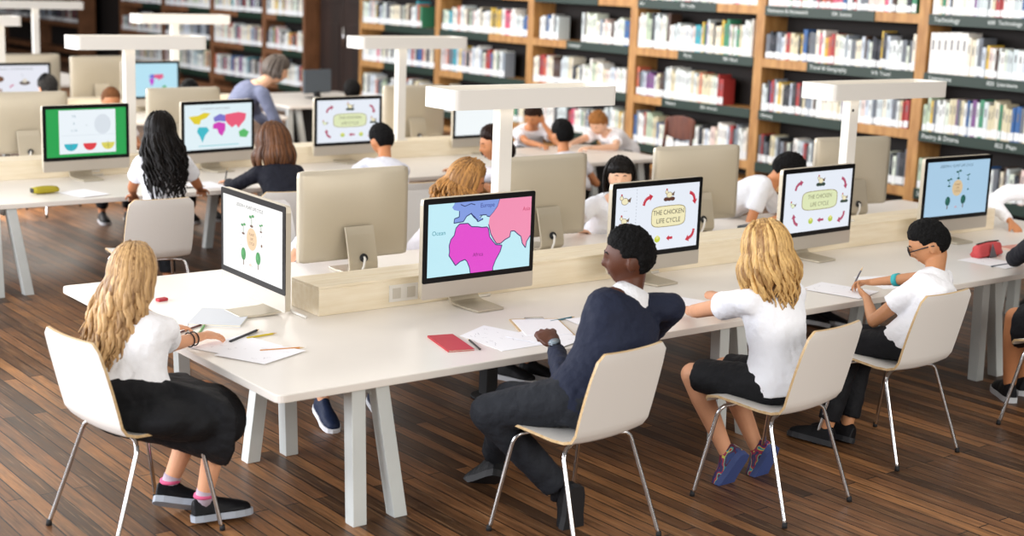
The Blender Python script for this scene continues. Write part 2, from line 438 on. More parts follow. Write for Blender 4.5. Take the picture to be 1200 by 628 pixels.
def imac_stand(root):
    m = M(); w = .085
    path = [(-.105, .004), (-.02, .004), (.06, .006), (.095, .012), (.112, .03), (.110, .06), (.095, .12), (.075, .20), (.06, .24)]
    th = .0055; rings = []
    for i, (y, z) in enumerate(path):
        a = path[max(i-1, 0)]; b = path[min(i+1, len(path)-1)]; t = V((0, b[0]-a[0], b[1]-a[1])).normalized(); n = V((0, -t.z, t.y))
        ww = w if i > 0 else w*.9
        rings.append([V((-ww, y, z))-n*th+V((0, 0, .003)), V((ww, y, z))-n*th+V((0, 0, .003)), V((ww, y, z))+n*th+V((0, 0, .003)), V((-ww, y, z))+n*th+V((0, 0, .003))])
    m.loft(rings)
    st = obj('stand', m, ALU_WARM, root, smooth=False, bevel=.002)
    m = M(); m.tube([(-.0, .1075, .085), (-.0, .121, .092)], .021, 16); obj('cable_hole', m, RUBBER, st, smooth=True)
    m = M(); m.tube([(0, .118, .092), (.006, .138, .088), (.02, .15, .05), (.045, .155, .012), (.10, .155, .0068), (.20, .16, .0068)], .0065, 8); obj('power_cable', m, WHITE_METAL, root, smooth=True)
imac_bodies = {}
def imac(x, y, rz, label, screen=None, group=None, tilt=0, z=TH):
    """flat all-in-one computer; its screen looks along local -Y"""
    root = empty('desktop_computer', label, 'computer', (x, y, z), R(rz), group)
    W, H, z0 = .65, .465, .068
    if 'd' not in imac_bodies:
        m = M(); nx, nz = 20, 16; g = []
        for i in range(nz+1):
            for j in range(nx+1):
                u = -1+2*j/nx; v = -1+2*i/nz
                b = (1-abs(u)**3.0)*(1-abs(v)**3.2); yb = .019+.026*b**.8
                cn = .005 if abs(u) > .99 and abs(v) > .99 else 0
                g.append(V((u*(W/2-cn), yb, z0+H/2+v*(H/2-cn))))
        N = nx+1; fs = [(i*N+j, i*N+j+1, (i+1)*N+j+1, (i+1)*N+j) for i in range(nz) for j in range(nx)]
        m.add(g, fs)
        per = [j for j in range(nx)]+[i*N+nx for i in range(nz)]+[nz*N+j for j in range(nx, 0, -1)]+[i*N for i in range(nz, 0, -1)]
        fr = [V((g[q].x, -.004, g[q].z)) for q in per]; o = len(m.v); m.v += fr
        for q in range(len(per)): m.f.append((per[q], per[(q+1) % len(per)], o+(q+1) % len(per), o+q)); m.m.append(0)
        m.f.append(tuple(range(o, o+len(per)))); m.m.append(0)
        imac_bodies['d'] = fix(m.mesh('case', [ALU_WARM], False))
        for pgn in imac_bodies['d'].polygons: pgn.use_smooth = abs(pgn.normal.y) > .3
        m = M(); m.prism([V((p.x, 0, p.y)) for p in rrect(-W/2+.002, z0+.075, W/2-.002, z0+H-.002, .010)], (0, -.0075, 0), (0, -.004, 0)); imac_bodies['b'] = fix(m.mesh('bezel', [BLACK], False))
        m = M(); m.prism([V((p.x, 0, p.y)) for p in rrect(-W/2+.001, z0+.001, W/2-.001, z0+.075, .008)], (0, -.0075, 0), (0, -.004, 0)); imac_bodies['c'] = fix(m.mesh('chin', [ALU], False))
    piv = V((0, 0, z0+H/2))
    def place(o):
        if tilt:
            o.matrix_local = Matrix.Translation(piv) @ Matrix.Rotation(R(tilt), 4, 'X') @ Matrix.Translation(-piv)
        return o
    c = place(obj('case', imac_bodies['d'], None, root)); b = place(obj('bezel', imac_bodies['b'], None, root)); h = place(obj('chin', imac_bodies['c'], None, root))
    if screen is not None:
        me = screen.m.mesh('screen', screen.mats, False)
        bm = bmesh.new(); bm.from_mesh(me)
        for f in bm.faces:
            f.normal_update()
            if f.normal.y > 0: f.normal_flip()
        bm.to_mesh(me); bm.free()
        me.transform(Matrix.Translation(V((0, -.0085, z0+.075+.0265+SH/2)))); s = place(obj('screen', me, None, root))
    imac_stand(root)
    return root

# ---------------------------------------------------------------- lamps and cable boxes
def lamp(x0, x1, y, px, label, group='table lights', zb=.735, ztop=1.595, hole=False):
    root = empty('table_light', label, 'lamp', (px, y, zb), 0, group)
    a, b = x0-px, x1-px; D = .13; z1 = ztop-zb; z0 = z1-.095
    out = rrect(a, -D, b, D, .035); inn = rrect(a+.022, -D+.022, b-.022, D-.022, .02)
    m = M(); up = V((0, 0, 1))
    m.loft([[p+up*z0 for p in inn], [p+up*z0 for p in out], [p+up*z1 for p in out], [p+up*z1 for p in inn], [p+up*(z1-.03) for p in inn]], cap=False)
    obj('lamp_housing', m, WHITE_METAL, root)
    m = M(); m.prism([p*1.0 for p in inn], (0, 0, z1-.04), (0, 0, z1-.022)); obj('top_panel', m, BIRCH, root)
    m = M(); m.prism([p*1.0 for p in inn], (0, 0, z0+.003), (0, 0, z0+.012)); obj('diffuser', m, mat('lamp diffuser', '#fbf6ea', .6, emit=1.2), root)
    m = M(); m.box((0, 0, z0/2+.004), (.08, .06, z0-.002)); po = obj('post', m, WHITE_METAL, root, bevel=.004)
    if hole:
        m = M(); m.tube([(-.015, -.029, z0-.07), (-.015, -.033, z0-.07)], .008, 12); obj('screw_hole', m, RUBBER, po)
    m = M(); m.box((0, 0, .006), (.12, .10, .012)); obj('base_plate', m, WHITE_METAL, root, bevel=.003)
    return root
def cable_box(x0, x1, y0, y1, label, outlets=(), group='cable boxes along the tables'):
    root = empty('cable_box', label, 'cable box', (x0, y0, TH), 0, group); W = x1-x0; D = y1-y0; H = .135
    m = M(); m.box((W/2, D/2, (H-.012)/2), (W, D, H-.012)); obj('housing', m, BIRCH, root, bevel=.003)
    m = M(); m.box((W/2, D*.25, H-.006), (W, D*.5-.004, .012)); obj('lid', m, BIRCH, root, bevel=.002)
    m = M(); m.box((W/2, D*.75, H-.006), (W, D*.5-.004, .012)); obj('lid', m, BIRCH, root, bevel=.002)
    for ox in outlets:
        m = M(); m.box((ox-x0, -.003, .065), (.16, .006, .08)); q = obj('outlet_plate', m, WHITE_METAL, root, bevel=.002)
        for k in (-.04, .04):
            m = M(); m.box((ox-x0+k, -.0065, .065), (.045, .003, .05)); obj('socket', m, mat('socket grey', '#cfc9bd', .5), q, bevel=.001)
    return root
# ---------------------------------------------------------------- people
def unit(a): return V(a).normalized()
def lerp(a, b, t): return V(a)*(1-t)+V(b)*t
def sst(a, b, x):
    t = min(1, max(0, (x-a)/(b-a))); return t*t*(3-2*t)
def head_pt(x, y, z, s=1.0):
    """point of the head surface for a unit direction, head frame: x right, y forward, z up"""
    X, Y, Z = x*.0735, y*.091, z*.106
    if z < 0:
        t = -z
        X *= 1-.34*t**1.6
        if y < 0: Y *= 1-.42*t**1.1
        else: Y *= 1-.10*t
    if z > 0: Y *= 1+.02*z
    def g(cx, cz, sx, sz): return math.exp(-((x-cx)/sx)**2-((z-cz)/sz)**2) if y > 0 else 0
    Y += .017*g(0, -.20, .12, .12) + .010*g(0, -.05, .09, .18) + .004*g(0, .22, .45, .09)
    Y -= .010*(g(.36, .02, .17, .12)+g(-.36, .02, .17, .12))
    Y += .006*g(0, -.46, .26, .055) + .005*g(0, -.58, .22, .05) - .004*g(0, -.52, .3, .03) + .009*g(0, -.82, .3, .16)
    Y += .003*(g(.5, -.3, .2, .2)+g(-.5, -.3, .2, .2))
    return V((X, Y, Z))*s
def sph(nu, nv):
    out = [(0, 0, -1)]
    for i in range(1, nv):
        th = -PI/2+PI*i/nv
        for j in range(nu):
            ph = 2*PI*j/nu; out.append((math.cos(th)*math.cos(ph), math.cos(th)*math.sin(ph), math.sin(th)))
    out.append((0, 0, 1)); T = len(out)-1; fs = []
    for j in range(nu): fs.append((0, 1+(j+1) % nu, 1+j))
    for i in range(nv-2):
        a = 1+i*nu; b = a+nu
        for j in range(nu): fs.append((a+j, a+(j+1) % nu, b+(j+1) % nu, b+j))
    a = 1+(nv-2)*nu
    for j in range(nu): fs.append((a+j, a+(j+1) % nu, T))
    return out, fs
def hand(m, w, d, pn, side, curl=30, s=1.0, spread=7, thumb=38, tcurl=20):
    """w wrist, d direction of the fingers, pn palm normal, side: direction the thumb lies on"""
    d = unit(d); side = V(side); side = (side-d*side.dot(d)).normalized(); pn = V(pn); pn = (pn-d*pn.dot(d)); pn = (pn-side*pn.dot(side)).normalized()
    m.ell(V(w)+d*.034*s, (d*.042*s, side*.031*s, pn*.0125*s), 16, 10)
    m.cap(V(w)-d*.012*s, V(w)+d*.02*s, .019*s, .017*s, 12)
    L = [.050, .062, .066, .060]; O = [-.0255, -.0085, .0085, .0245]
    for i in range(4):
        p = V(w)+d*(.064-.004*abs(i-2))*s+side*O[i]*s
        a0 = R(spread*(i-1.5)); dd = (d*math.cos(a0)+side*math.sin(a0)).normalized(); ang = R(curl*.5)
        r = .0075*s
        for k, f in enumerate((.45, .32, .25)):
            q = p+(dd*math.cos(ang)+pn*math.sin(ang))*L[i]*f*s*1.0
            m.cap(p, q, r, r*.93, 10); p = q; r *= .92; ang += R(curl)
    p = V(w)+d*.016*s+side*.022*s; ang = R(thumb); r = .0095*s; tp = 0
    for k, f in enumerate((.024, .022, .018)):
        dd = d*math.cos(ang)+side*math.sin(ang); dd = (dd*math.cos(R(tp))+pn*math.sin(R(tp)))
        q = p+dd*f*s*1.15; m.cap(p, q, r, r*.9, 10); p = q; r *= .9; ang -= R(14); tp += tcurl
def torso_rings(J, f, r, up, grow, t0, t1, n=22, s=1.0, hem=0):
    pel, nk = J['pe'], J['nk']; prof = [(-.24, .085, .070), (-.14, .118, .095), (0, .132, .108), (.14, .126, .102), (.32, .112, .088), (.5, .118, .088), (.68, .130, .092), (.82, .132, .088), (.92, .112, .072), (.985, .062, .052), (1.04, .046, .044)]
    rings = []
    K = 16
    for i in range(K+1):
        t = t0+(t1-t0)*i/K
        for q in range(len(prof)-1):
            if prof[q][0] <= t <= prof[q+1][0]: break
        a, b = prof[q], prof[min(q+1, len(prof)-1)]; k = (t-a[0])/(b[0]-a[0]); w = a[1]*(1-k)+b[1]*k; d = a[2]*(1-k)+b[2]*k
        bow = J.get('bow', .02)*math.sin(PI*max(0, min(1, t)))
        c = lerp(pel, nk, t)-f*bow
        g = grow+hem*max(0, .25-t)
        w = w*s*(1+(J.get('wide', 1)-1)*sst(.25, .6, t))+g; d = d*s+g
        rings.append([c+r*w*math.copysign(abs(math.cos(2*PI*j/n))**.85, math.cos(2*PI*j/n))+f*d*math.copysign(abs(math.sin(2*PI*j/n))**.9, math.sin(2*PI*j/n)) for j in range(n)])
    return rings
def shoe(m, ank, d, s, up=V((0, 0, 1)), k=0, flat=True):
    d = unit(d); side = d.cross(up).normalized(); z = side.cross(d).normalized(); A = V(ank)
    heel = A-d*.045*s-z*.075*s
    prof = [(0, .024, .055), (.03, .031, .075), (.06, .033, .080), (.10, .034, .058), (.145, .040, .046), (.18, .038, .036), (.205, .028, .026), (.215, .012, .016)]
    rings = []
    for x, w, h in prof:
        c = heel+d*x*s+z*.012*s; rings.append([c+side*w*s*math.cos(t)+z*max(0, math.sin(t))*h*s for t in [PI*j/9 for j in range(10)]])
    m.loft(rings, k)
    return [heel+d*x*s+side*w*s*1.08*q for q in (1,) for x, w, h in prof], heel, d, side, z
def sole_mesh(heel, d, side, z, s):
    prof = [(-.006, .012), (.0, .026), (.03, .034), (.06, .035), (.10, .036), (.145, .043), (.18, .041), (.208, .030), (.222, .012)]
    out = [heel+d*x*s+side*w*s for x, w in prof]+[heel+d*x*s-side*w*s for x, w in reversed(prof)]
    m = M(); m.loft([[p-z*.008*s for p in out], [p+z*.016*s for p in out]]); return m
HAIRC = {'blond': ('#5c3719', '#e2b982'), 'goldblond': ('#6e3f18', '#f5cb84'), 'black': ('#070606', '#17120f'), 'brown': ('#2e1a10', '#7c5030'), 'curly': ('#3a1e0e', '#d29a58'), 'grey': ('#2c2624', '#6c625a'), 'darkbrown': ('#0e0806', '#2e1b13'), 'lightbrown': ('#5a3318', '#a06a38')}
SKIN = {'fair': '#d9a07c', 'tan': '#b97a54', 'light': '#e2b394', 'dark': '#56301f', 'olive': '#c28a62', 'warm': '#cc8a5e'}
def sbump(n, c, rough=.75, **k): return mat(n, c, rough, bump=.85, bscale=13, spec=.25, **k)
def person(label, J, yaw, skin='fair', hair='black', style='short', top='shirt', topc='#eef0f4', bottom='trousers', botc='#1c1d22', shoec='#17181c', solec='#c9ccd0', sockc=None,
           hyaw=None, hpitch=10, hroll=0, voxel=.008, s=1.0, hs=1.0, hands=None, feet=None, length=.3, locks=60, spreadw=0, hairside=0, collar=None, near=False, group=None, wave=.008, mouth=True, legs=True, legskin=False, toe=None, hairthick=.012, curly=0, backbias=0, fluff=1.0, fringe=.55, azr=None, sleeve=None, flare=0, hem0=None, trimc=None, drift=(0, 0, 0), wf=1.0, sockh=.085, drape=()):
    J = {k: (V(a) if hasattr(a, '__len__') else a) for k, a in J.items()}
    base = V((J['pe'].x, J['pe'].y, 0))
    fz = V((math.cos(R(yaw)), math.sin(R(yaw)), 0)); up = unit(J['nk']-J['pe'])
    r = unit(J['sR']-J['sL']) if 'sR' in J else unit(fz.cross(V((0, 0, 1))))
    f = unit(up.cross(r)); r = unit(f.cross(up))
    if 'sR' not in J:
        sw = J.get('sw', .135)*s
        J['sR'] = J['nk']-up*.055*s+r*sw; J['sL'] = J['nk']-up*.055*s-r*sw
    hy = yaw if hyaw is None else hyaw
    Fh = V((math.cos(R(hy))*math.cos(R(hpitch)), math.sin(R(hy))*math.cos(R(hpitch)), -math.sin(R(hpitch))))
    Rh = unit(Fh.cross(V((0, 0, 1)))); Uh = unit(Rh.cross(Fh))
    if hroll:
        q = Matrix.Rotation(R(hroll), 3, Fh); Rh = q @ Rh; Uh = q @ Uh
    H = J['hd']
    def hw(p): return H+Rh*p.x+Fh*p.y+Uh*p.z
    K = 1.0*hs
    SK = mat('skin '+skin, SKIN[skin], .5, spec=.35, var=.05, vscale=14)
    # --- body, one continuous surface
    m = M()
    dirs, fs = sph(56, 40)
    m.add([hw(head_pt(*d, K)) for d in dirs], fs)
    if voxel <= .01:
        for sx in (-1, 1):
            m.ell(hw(V((sx*.074*K, -.006*K, -.012*K))), (Rh*.008*K+Fh*.0*K, (Fh*.017-Uh*.003)*K+Rh*sx*.008, Uh*.029*K), 12, 8)
    m.cap(J['nk']-up*.03, H-Uh*.06*K-Fh*.015*K, .048*s, .044*s)
    m.loft(torso_rings(J, f, r, up, 0, -.22, 1.03, s=s))
    for S_, E_, W_ in (('sL', 'eL', 'wL'), ('sR', 'eR', 'wR')):
        m.cap(lerp(J['nk'], J[S_], .25)-up*.03*s, J[S_], .045*s, .044*s)
        m.cap(J[S_], J[E_], .040*s, .031*s); m.cap(J[E_], lerp(J[E_], J[W_], .35), .031*s, .029*s); m.cap(lerp(J[E_], J[W_], .35), J[W_], .029*s, .0185*s)
    hands = hands or {}
    for q, W_, E_ in (('L', 'wL', 'eL'), ('R', 'wR', 'eR')):
        h = dict(hands.get(q, {})); d = h.pop('d', None) or unit(J[W_]-J[E_]); pn = h.pop('pn', (0, 0, -1)); sd = h.pop('side', None)
        if sd is None: sd = V(d).cross(V(pn))*(1 if q == 'L' else -1)
        sd = V(sd)
        if sd.length < .1: sd = r
        hand(m, J[W_], d, pn, sd, s=.98*s*h.pop('hs', 1), **h)
    if legs:
        hipo = .07*s
        for q, sg in (('L', -1), ('R', 1)):
            hp = J['pe']+r*sg*hipo-V((0, 0, .02)); k_, a_ = J['k'+q], J['a'+q]
            m.cap(hp, k_, (.060 if bottom == 'skirt' else .074)*s, .050*s); m.cap(k_, lerp(k_, a_, .3), .049*s, .050*s); m.cap(lerp(k_, a_, .3), a_, .050*s, .031*s)
            td = toe or V((f.x, f.y, 0)); td = unit(V(td[q] if isinstance(td, dict) else td)); u_ = unit(r.cross(td))
            m.cap(a_-u_*.01, a_-u_*.038*s+td*.05*s, .028*s, .020*s)
    me = fuse(m, voxel, 5 if voxel < .006 else 3, [SK], .45)
    me.transform(Matrix.Translation(-base))
    body = obj('person', me, [SK]); body.location = base
    for pg in me.polygons: pg.use_smooth = True
    tag(body, label, 'person', group)
    def child(name, mm, mats, smooth=True, par=None, lab=None):
        mats = mats if isinstance(mats, (list, tuple)) else [mats]
        if isinstance(mm, M): mm = fix(mm.mesh(name, mats, smooth))
        mm.transform(Matrix.Translation(-base)); o = obj(name, mm, mats, par if par is not None else body)
        if smooth:
            for pg in o.data.polygons: pg.use_smooth = True
        if lab: o['label'] = lab
        return o
    # --- face
    if voxel <= .0101:
        for sx in (-1, 1):
            d = unit((sx*.36, .93, .0)); c = head_pt(*d, K); 
            mm = M(); mm.ell(hw(c-V((0, .0058*K, 0))), (Rh*.0118*K, Fh*.0068*K, Uh*.0058*K), 14, 10, 0)
            mm.ell(hw(c+V((-sx*.001, .0002*K, -.0005))), (Rh*.0052*K, Fh*.0027*K, Uh*.0058*K), 12, 8, 1)
            child('eye', mm, [mat('eye white', '#d8d2cc', .3), mat('iris', '#1d120c', .2)])
            mm = M(); pts = []
            for q in range(6):
                a = .18+.38*q/5; dd = unit((sx*a, .93, .24+.05*math.sin(PI*q/5))); pts.append(hw(head_pt(*dd, K)+V((0, .0015, 0))))
            mm.tube(pts, [.0015, .003, .003, .0028, .002, .001], 6); child('eyebrow', mm, mat('brow '+hair, HAIRC[hair][0], .8))
        if mouth:
            mm = M(); pts = []
            for q in range(7):
                a = -.23+.46*q/6; dd = unit((a, .86, -.50+.02*abs(a))); pts.append(hw(head_pt(*dd, K)+V((0, .0005, 0))))
            mm.tube(pts, [.001, .0035, .0045, .0045, .0045, .0035, .001], 6); child('mouth', mm, mat('lips '+skin, {'dark': '#4a231d'}.get(skin, '#b5695a'), .5))
    # --- hair
    HM = hair_mat('hair '+hair, *HAIRC[hair]) if style != 'short' else mat('short hair '+hair, HAIRC[hair][0 if hair == 'black' else 1], .75, bump=.9, bscale=70, var=.25, vscale=30, spec=.2)
    hd2, fs2 = sph(64, 44); vs = []
    for (x, y, z) in hd2:
        p = head_pt(x, y, z, K); az = abs(math.degrees(math.atan2(x, y)))
        if style == 'short':
            hl = .50-.10*sst(20, 55, az)-.32*sst(60, 76, az)-.62*sst(104, 124, az)
        else:
            hl = fringe-.12*sst(15, 50, az)-1.0*sst(58, 88, az)
        k = sst(hl-.05, hl+.07, z)
        nz = noise.noise(V((x, y, z))*(7 if not curly else 16)+V((base.x*9, 0, 0)))
        th = hairthick*(.35+.65*sst(hl, hl+.35, z))*(.75+.5*max(0, z))*(1+.35*nz)*(1+curly*noise.noise(V((x, y, z))*38))
        vs.append(hw(p + V((x, y, z))*(-.012+(.012+th)*k)*K))
    mm = M(); mm.add(vs, fs2)
    hob = child('hair', mm, HM)
    if style in ('long', 'bob', 'tail'):
        mm = M(); rnd = random.Random(int(abs(base.x*977+base.y*131)*10) % 9999)
        down = V((0, 0, -1))
        for q in range(locks):
            a = (rnd.random()*2-1); az = a*(125 if style != 'tail' else 60)+180
            if style == 'bob': az = 180+a*118
            L = length*(.75+.35*rnd.random())*(1-.25*max(0, abs(a)-.7)/.3)
            if azr: az = 180+a*azr
            x, y = math.sin(R(az)), math.cos(R(az)); zs = .95-.5*rnd.random()
            pts = []; rad = []; ph = rnd.random()*6.28; R0 = .009+.007*rnd.random(); n1 = 7
            zend = -.12
            part = 1.0
            for i in range(n1):
                z = zs+(zend-zs)*i/(n1-1); rr = math.sqrt(max(0, 1-z*z)); aa = R(az)*(1)
                p = head_pt(x*rr, y*rr, z, K)+V((x*rr, y*rr, z))*(hairthick*(1.35 if style == 'long' else 1)+.004+(.012*math.sin(ph+i*1.9) if wave > .02 else 0))*K; pts.append(hw(p)); rad.append(R0*(.5+.5*i/(n1-1)))
            last = pts[-1]; out = Rh*x+Fh*y; out = V((out.x, out.y, 0))
            n2 = 12 if wf == 1 else 22; wv = wave*(.7+.6*rnd.random()); side = V((-out.y, out.x, 0))
            for i in range(1, n2+1):
                t = i/n2
                p = last+down*L*t+out*(spreadw*math.sin(PI*min(1, t*1.1))*.6+spreadw*.3*t) - f*(backbias*t) + V(drift)*t
                p += (side*math.sin(ph+t*L*38*wf)+out*math.cos(ph+t*L*33*wf)*.8)*wv*min(1, t*2.5)
                pts.append(p); rad.append(R0*(1-.75*t**2)*fluff)
            mm.tube(pts, rad, 6, flat=.7)
        child('hair', mm, HM, par=hob)
    # --- clothing
    TM = sbump('cloth '+topc, topc)
    m = M(); arm = (sleeve or .55) if top == 'shirt' else .93; g = .013
    m.loft(torso_rings(J, f, r, up, g, -.12 if top != 'shirt' else (-.16 if hem0 is None else hem0), .99 if top != 'sweater' else .965, s=s, hem=.05 if top == 'shirt' else .0))
    for S_, E_, W_ in (('sL', 'eL', 'wL'), ('sR', 'eR', 'wR')):
        m.cap(lerp(J['nk'], J[S_], .35)-up*.028*s, J[S_], .050*s, .054*s)
        if arm <= .7: m.tube([J[S_], lerp(J[S_], J[E_], arm*.5), lerp(J[S_], J[E_], arm*1.05)], [.053*s, .056*s, .060*s], 18)
        else:
            m.cap(J[S_], J[E_], .054*s, .044*s); m.tube([lerp(J[E_], J[W_], -.05), J[E_], lerp(J[E_], J[W_], .4), lerp(J[E_], J[W_], .9)], [.03, .045*s, .042*s, .031*s], 16)
    me = fuse(m, max(voxel*1.3, .008), 5, [TM], .5, disp=.011, dscale=.045)
    child('sweater' if top == 'sweater' else 'shirt', me, [TM])
    if collar:
        mm = M(); c0 = lerp(J['pe'], J['nk'], .93 if top == 'sweater' else .95); c1 = lerp(J['pe'], J['nk'], 1.07); rings = []
        for c, a, b in ((c0, .100, .080), (lerp(c0, c1, .45), .078, .068), (c1, .060, .057), (c1, .053, .051), (c0, .045, .045)):
            rings.append([c+r*a*s*math.cos(2*PI*j/28)+f*b*s*math.sin(2*PI*j/28)-up*.018*max(0, math.sin(2*PI*j/28)) for j in range(28)])
        mm.loft(rings, cap=False); child('collar', mm, sbump('collar white', collar))
    if legs:
        BM = sbump('cloth '+botc, botc); m = M()
        m.loft(torso_rings(J, f, r, up, .010, -.24, .14, s=s))
        hipo = .07*s
        for q, sg in (('L', -1), ('R', 1)):
            hp = J['pe']+r*sg*hipo-V((0, 0, .02)); k_, a_ = J['k'+q], J['a'+q]
            if bottom == 'trousers':
                m.cap(hp, k_, .088*s, .064*s); m.cap(k_, lerp(k_, a_, .25), .064*s, .060*s); m.tube([lerp(k_, a_, .1), lerp(k_, a_, .5), lerp(k_, a_, .93)], [.060*s, .056*s, .052*s], 16)
            elif bottom == 'shorts':
                m.cap(hp, lerp(hp, k_, .55), .088*s, .076*s); m.tube([lerp(hp, k_, .4), lerp(hp, k_, .93)], [.08*s, .070*s], 16)
        if bottom == 'skirt':
            kl, kr = J['kL'], J['kR']; hl, hr_ = J['pe']-r*hipo, J['pe']+r*hipo
            rings = []
            for t in (0, .15, .35, .6, .78, .90):
                a, b = lerp(hl, kl, t), lerp(hr_, kr, t); ax = unit(b-a); ax = unit(V((ax.x, ax.y, ax.z*.3))); wd = (b-a).length/2+(.100+flare*(.8+1.2*min(1, max(0, t*2))))*s; c = (a+b)/2-V((0, 0, .004+.012*t)); dn = V((0, 0, 1)); h1 = .080*s; 
                rings.append([c+ax*wd*math.copysign(abs(math.cos(2*PI*j/24))**.6, math.cos(2*PI*j/24))+dn*h1*(1.0 if math.sin(2*PI*j/24) > 0 else 1.1+19*flare+(.75+2*flare)*t)*math.copysign(abs(math.sin(2*PI*j/24))**.75, math.sin(2*PI*j/24)) for j in range(24)])
            m.loft(rings)
            for dc, da in drape: m.ell(dc, da, 24, 14)
            m.ell(J['pe']-V((0, 0, .015)), (r*.175*s, f*.145*s, V((0, 0, .095*s))), 20, 12); m.loft(torso_rings(J, f, r, up, .022, -.1, .13, s=s))
        me = fuse(m, max(voxel*1.3, .009), 5, [BM], .5, disp=.012, dscale=.06)
        child(bottom, me, [BM])
        for q in 'LR':
            a_ = J['a'+q]; td = toe or V((f.x, f.y, 0)); td = unit(V(td[q] if isinstance(td, dict) else td))
            if sockc:
                mm = M(); kk = J['k'+q]; mm.tube([a_-V((0, 0, .03)), lerp(a_, kk, .03), lerp(a_, kk, sockh)], [.036*s, .035*s, .035*s], 14); child('sock', mm, sbump('sock '+sockc, sockc))
            mm = M(); u_ = unit(r.cross(td))
            _, heel, d_, sd_, z_ = shoe(mm, a_, td, s*1.08, u_)
            me = fuse(mm, .005, 3, [shoe_mat(shoec)], .5)
            so = child('shoe', me, [shoe_mat(shoec)])
            if trimc:
                mm = M(); mm.tube([a_+V((0, 0, .004)), a_+V((0, 0, .016))], [.041*s, .039*s], 16); child('shoe_collar', mm, mat('trim '+trimc, trimc, .7), True, so)
            child('sole', sole_mesh(heel, d_, sd_, z_, s*1.08), mat('sole '+solec, solec, .6), False, so)
    return body, dict(J=J, base=base, hw=hw, f=f, r=r, up=up, child=child, K=K, Fh=Fh, Rh=Rh, Uh=Uh)
def shoe_mat(c):
    if c != 'rainbow': return mat('shoe '+c, c, .55, bump=.2, spec=.2)
    if 'rainbow' in MC: return MC['rainbow']
    m = bpy.data.materials.new('rainbow'); m.use_nodes = True; nt = m.node_tree; b = nt.nodes['Principled BSDF']
    tc = nt.nodes.new('ShaderNodeTexCoord'); n = nt.nodes.new('ShaderNodeTexNoise'); n.inputs['Scale'].default_value = 17; n.inputs['Detail'].default_value = 1
    r = nt.nodes.new('ShaderNodeValToRGB'); r.color_ramp.interpolation = 'CONSTANT'
    cols = [(.0, '#7a1630'), (.36, '#2c2160'), (.44, '#a81d4a'), (.49, '#d8d04a'), (.505, '#1f93a8'), (.54, '#54173c'), (.62, '#24407c')]
    e = r.color_ramp.elements; e[0].position = 0; e[0].color = lin(cols[0][1]); e[1].position = cols[1][0]; e[1].color = lin(cols[1][1])
    for p_, c_ in cols[2:]:
        x = e.new(p_); x.color = lin(c_)
    nt.links.new(tc.outputs['Object'], n.inputs['Vector']); nt.links.new(n.outputs['Fac'], r.inputs[0]); nt.links.new(r.outputs[0], b.inputs['Base Color'])
    b.inputs['Roughness'].default_value = .5; MC['rainbow'] = m; return m
def ik(a, c, l1, l2, pole):
    a, c, pole = V(a), V(c), unit(pole); d = c-a; L = min(d.length, (l1+l2)*.999); u = d.normalized()
    x = (l1*l1-l2*l2+L*L)/(2*L); h = math.sqrt(max(0, l1*l1-x*x)); p = (pole-u*pole.dot(u)).normalized(); return a+u*x+p*h
def seated(hd, yaw, s=1.0, lean=None, hl=(-.13, .34), hr=(.13, .34), hz=.63, hfwd=.05, seat=.43, kn=.36, **kw):
    """a child on a chair: head centre hd, body facing yaw; hl and hr are wrists (right, forward) of the pelvis"""
    hd = V(hd); f = V((math.cos(R(yaw)), math.sin(R(yaw)), 0)); r = V((f.y, -f.x, 0))
    nk = hd-V((0, 0, .145*s))-f*hfwd; pz = seat+.10; T = .37*s; dz = nk.z-pz; hz_ = math.sqrt(max(0, T*T-dz*dz)) if dz < T else 0
    if lean is not None: hz_ = lean
    pe = nk-f*hz_; pe.z = pz
    J = dict(hd=hd, nk=nk, pe=pe, sw=.13)
    up = unit(nk-pe); sL = nk-up*.055*s-r*.13*s; sR = nk-up*.055*s+r*.13*s
    def wr(q):
        p = V((pe.x, pe.y, 0))+r*q[0]+f*q[1]; p.z = q[2] if len(q) > 2 else hz; return p
    wL, wR = wr(hl), wr(hr)
    for w, sh in ((wL, sL), (wR, sR)):
        d = w-sh
        if d.length > .44*s: w -= d*(1-.44*s/d.length)
    J['wL'], J['wR'] = wL, wR
    J['eL'] = ik(sL, wL, .245*s, .21*s, -r*.6+V((0, 0, -1))); J['eR'] = ik(sR, wR, .245*s, .21*s, r*.6+V((0, 0, -1)))
    J['kL'] = pe-r*.10+f*kn*s; J['kR'] = pe+r*.10+f*kn*s; J['kL'].z = J['kR'].z = seat+.04
    J['aL'] = J['kL']-f*.05-r*.01; J['aR'] = J['kR']-f*.03+r*.01; J['aL'].z = J['aR'].z = .085
    J.update(kw.pop('over', {}))
    return kw.pop('fn', person)(J=J, yaw=yaw, s=s, **kw)
# ---------------------------------------------------------------- camera
cam = bpy.data.cameras.new('camera'); co = bpy.data.objects.new('camera', cam); COL.objects.link(co)
cam.sensor_width = 36; cam.lens = 36*1701.62/1200; cam.clip_end = 200
fw = V((0.60271654, 0.77300208, -0.19799134)); rt = V((0.7924689, -0.60890057, 0.03511622)); upv = V((0.09341213, 0.1780671, 0.97957454))
mt = Matrix.Identity(4)
for i in range(3): mt[i][0] = rt[i]; mt[i][1] = upv[i]; mt[i][2] = -fw[i]
mt.translation = V((-2.4632, -4.5149, 2.1315)); co.matrix_world = mt
cam.dof.use_dof = True; cam.dof.focus_distance = 6.5; cam.dof.aperture_fstop = 1.9
scene.camera = co
scene.view_settings.view_transform = 'Standard'; scene.view_settings.look = 'None'; scene.view_settings.gamma = 1
scene.view_settings.use_curve_mapping = False; scene.view_settings.exposure = 0.0

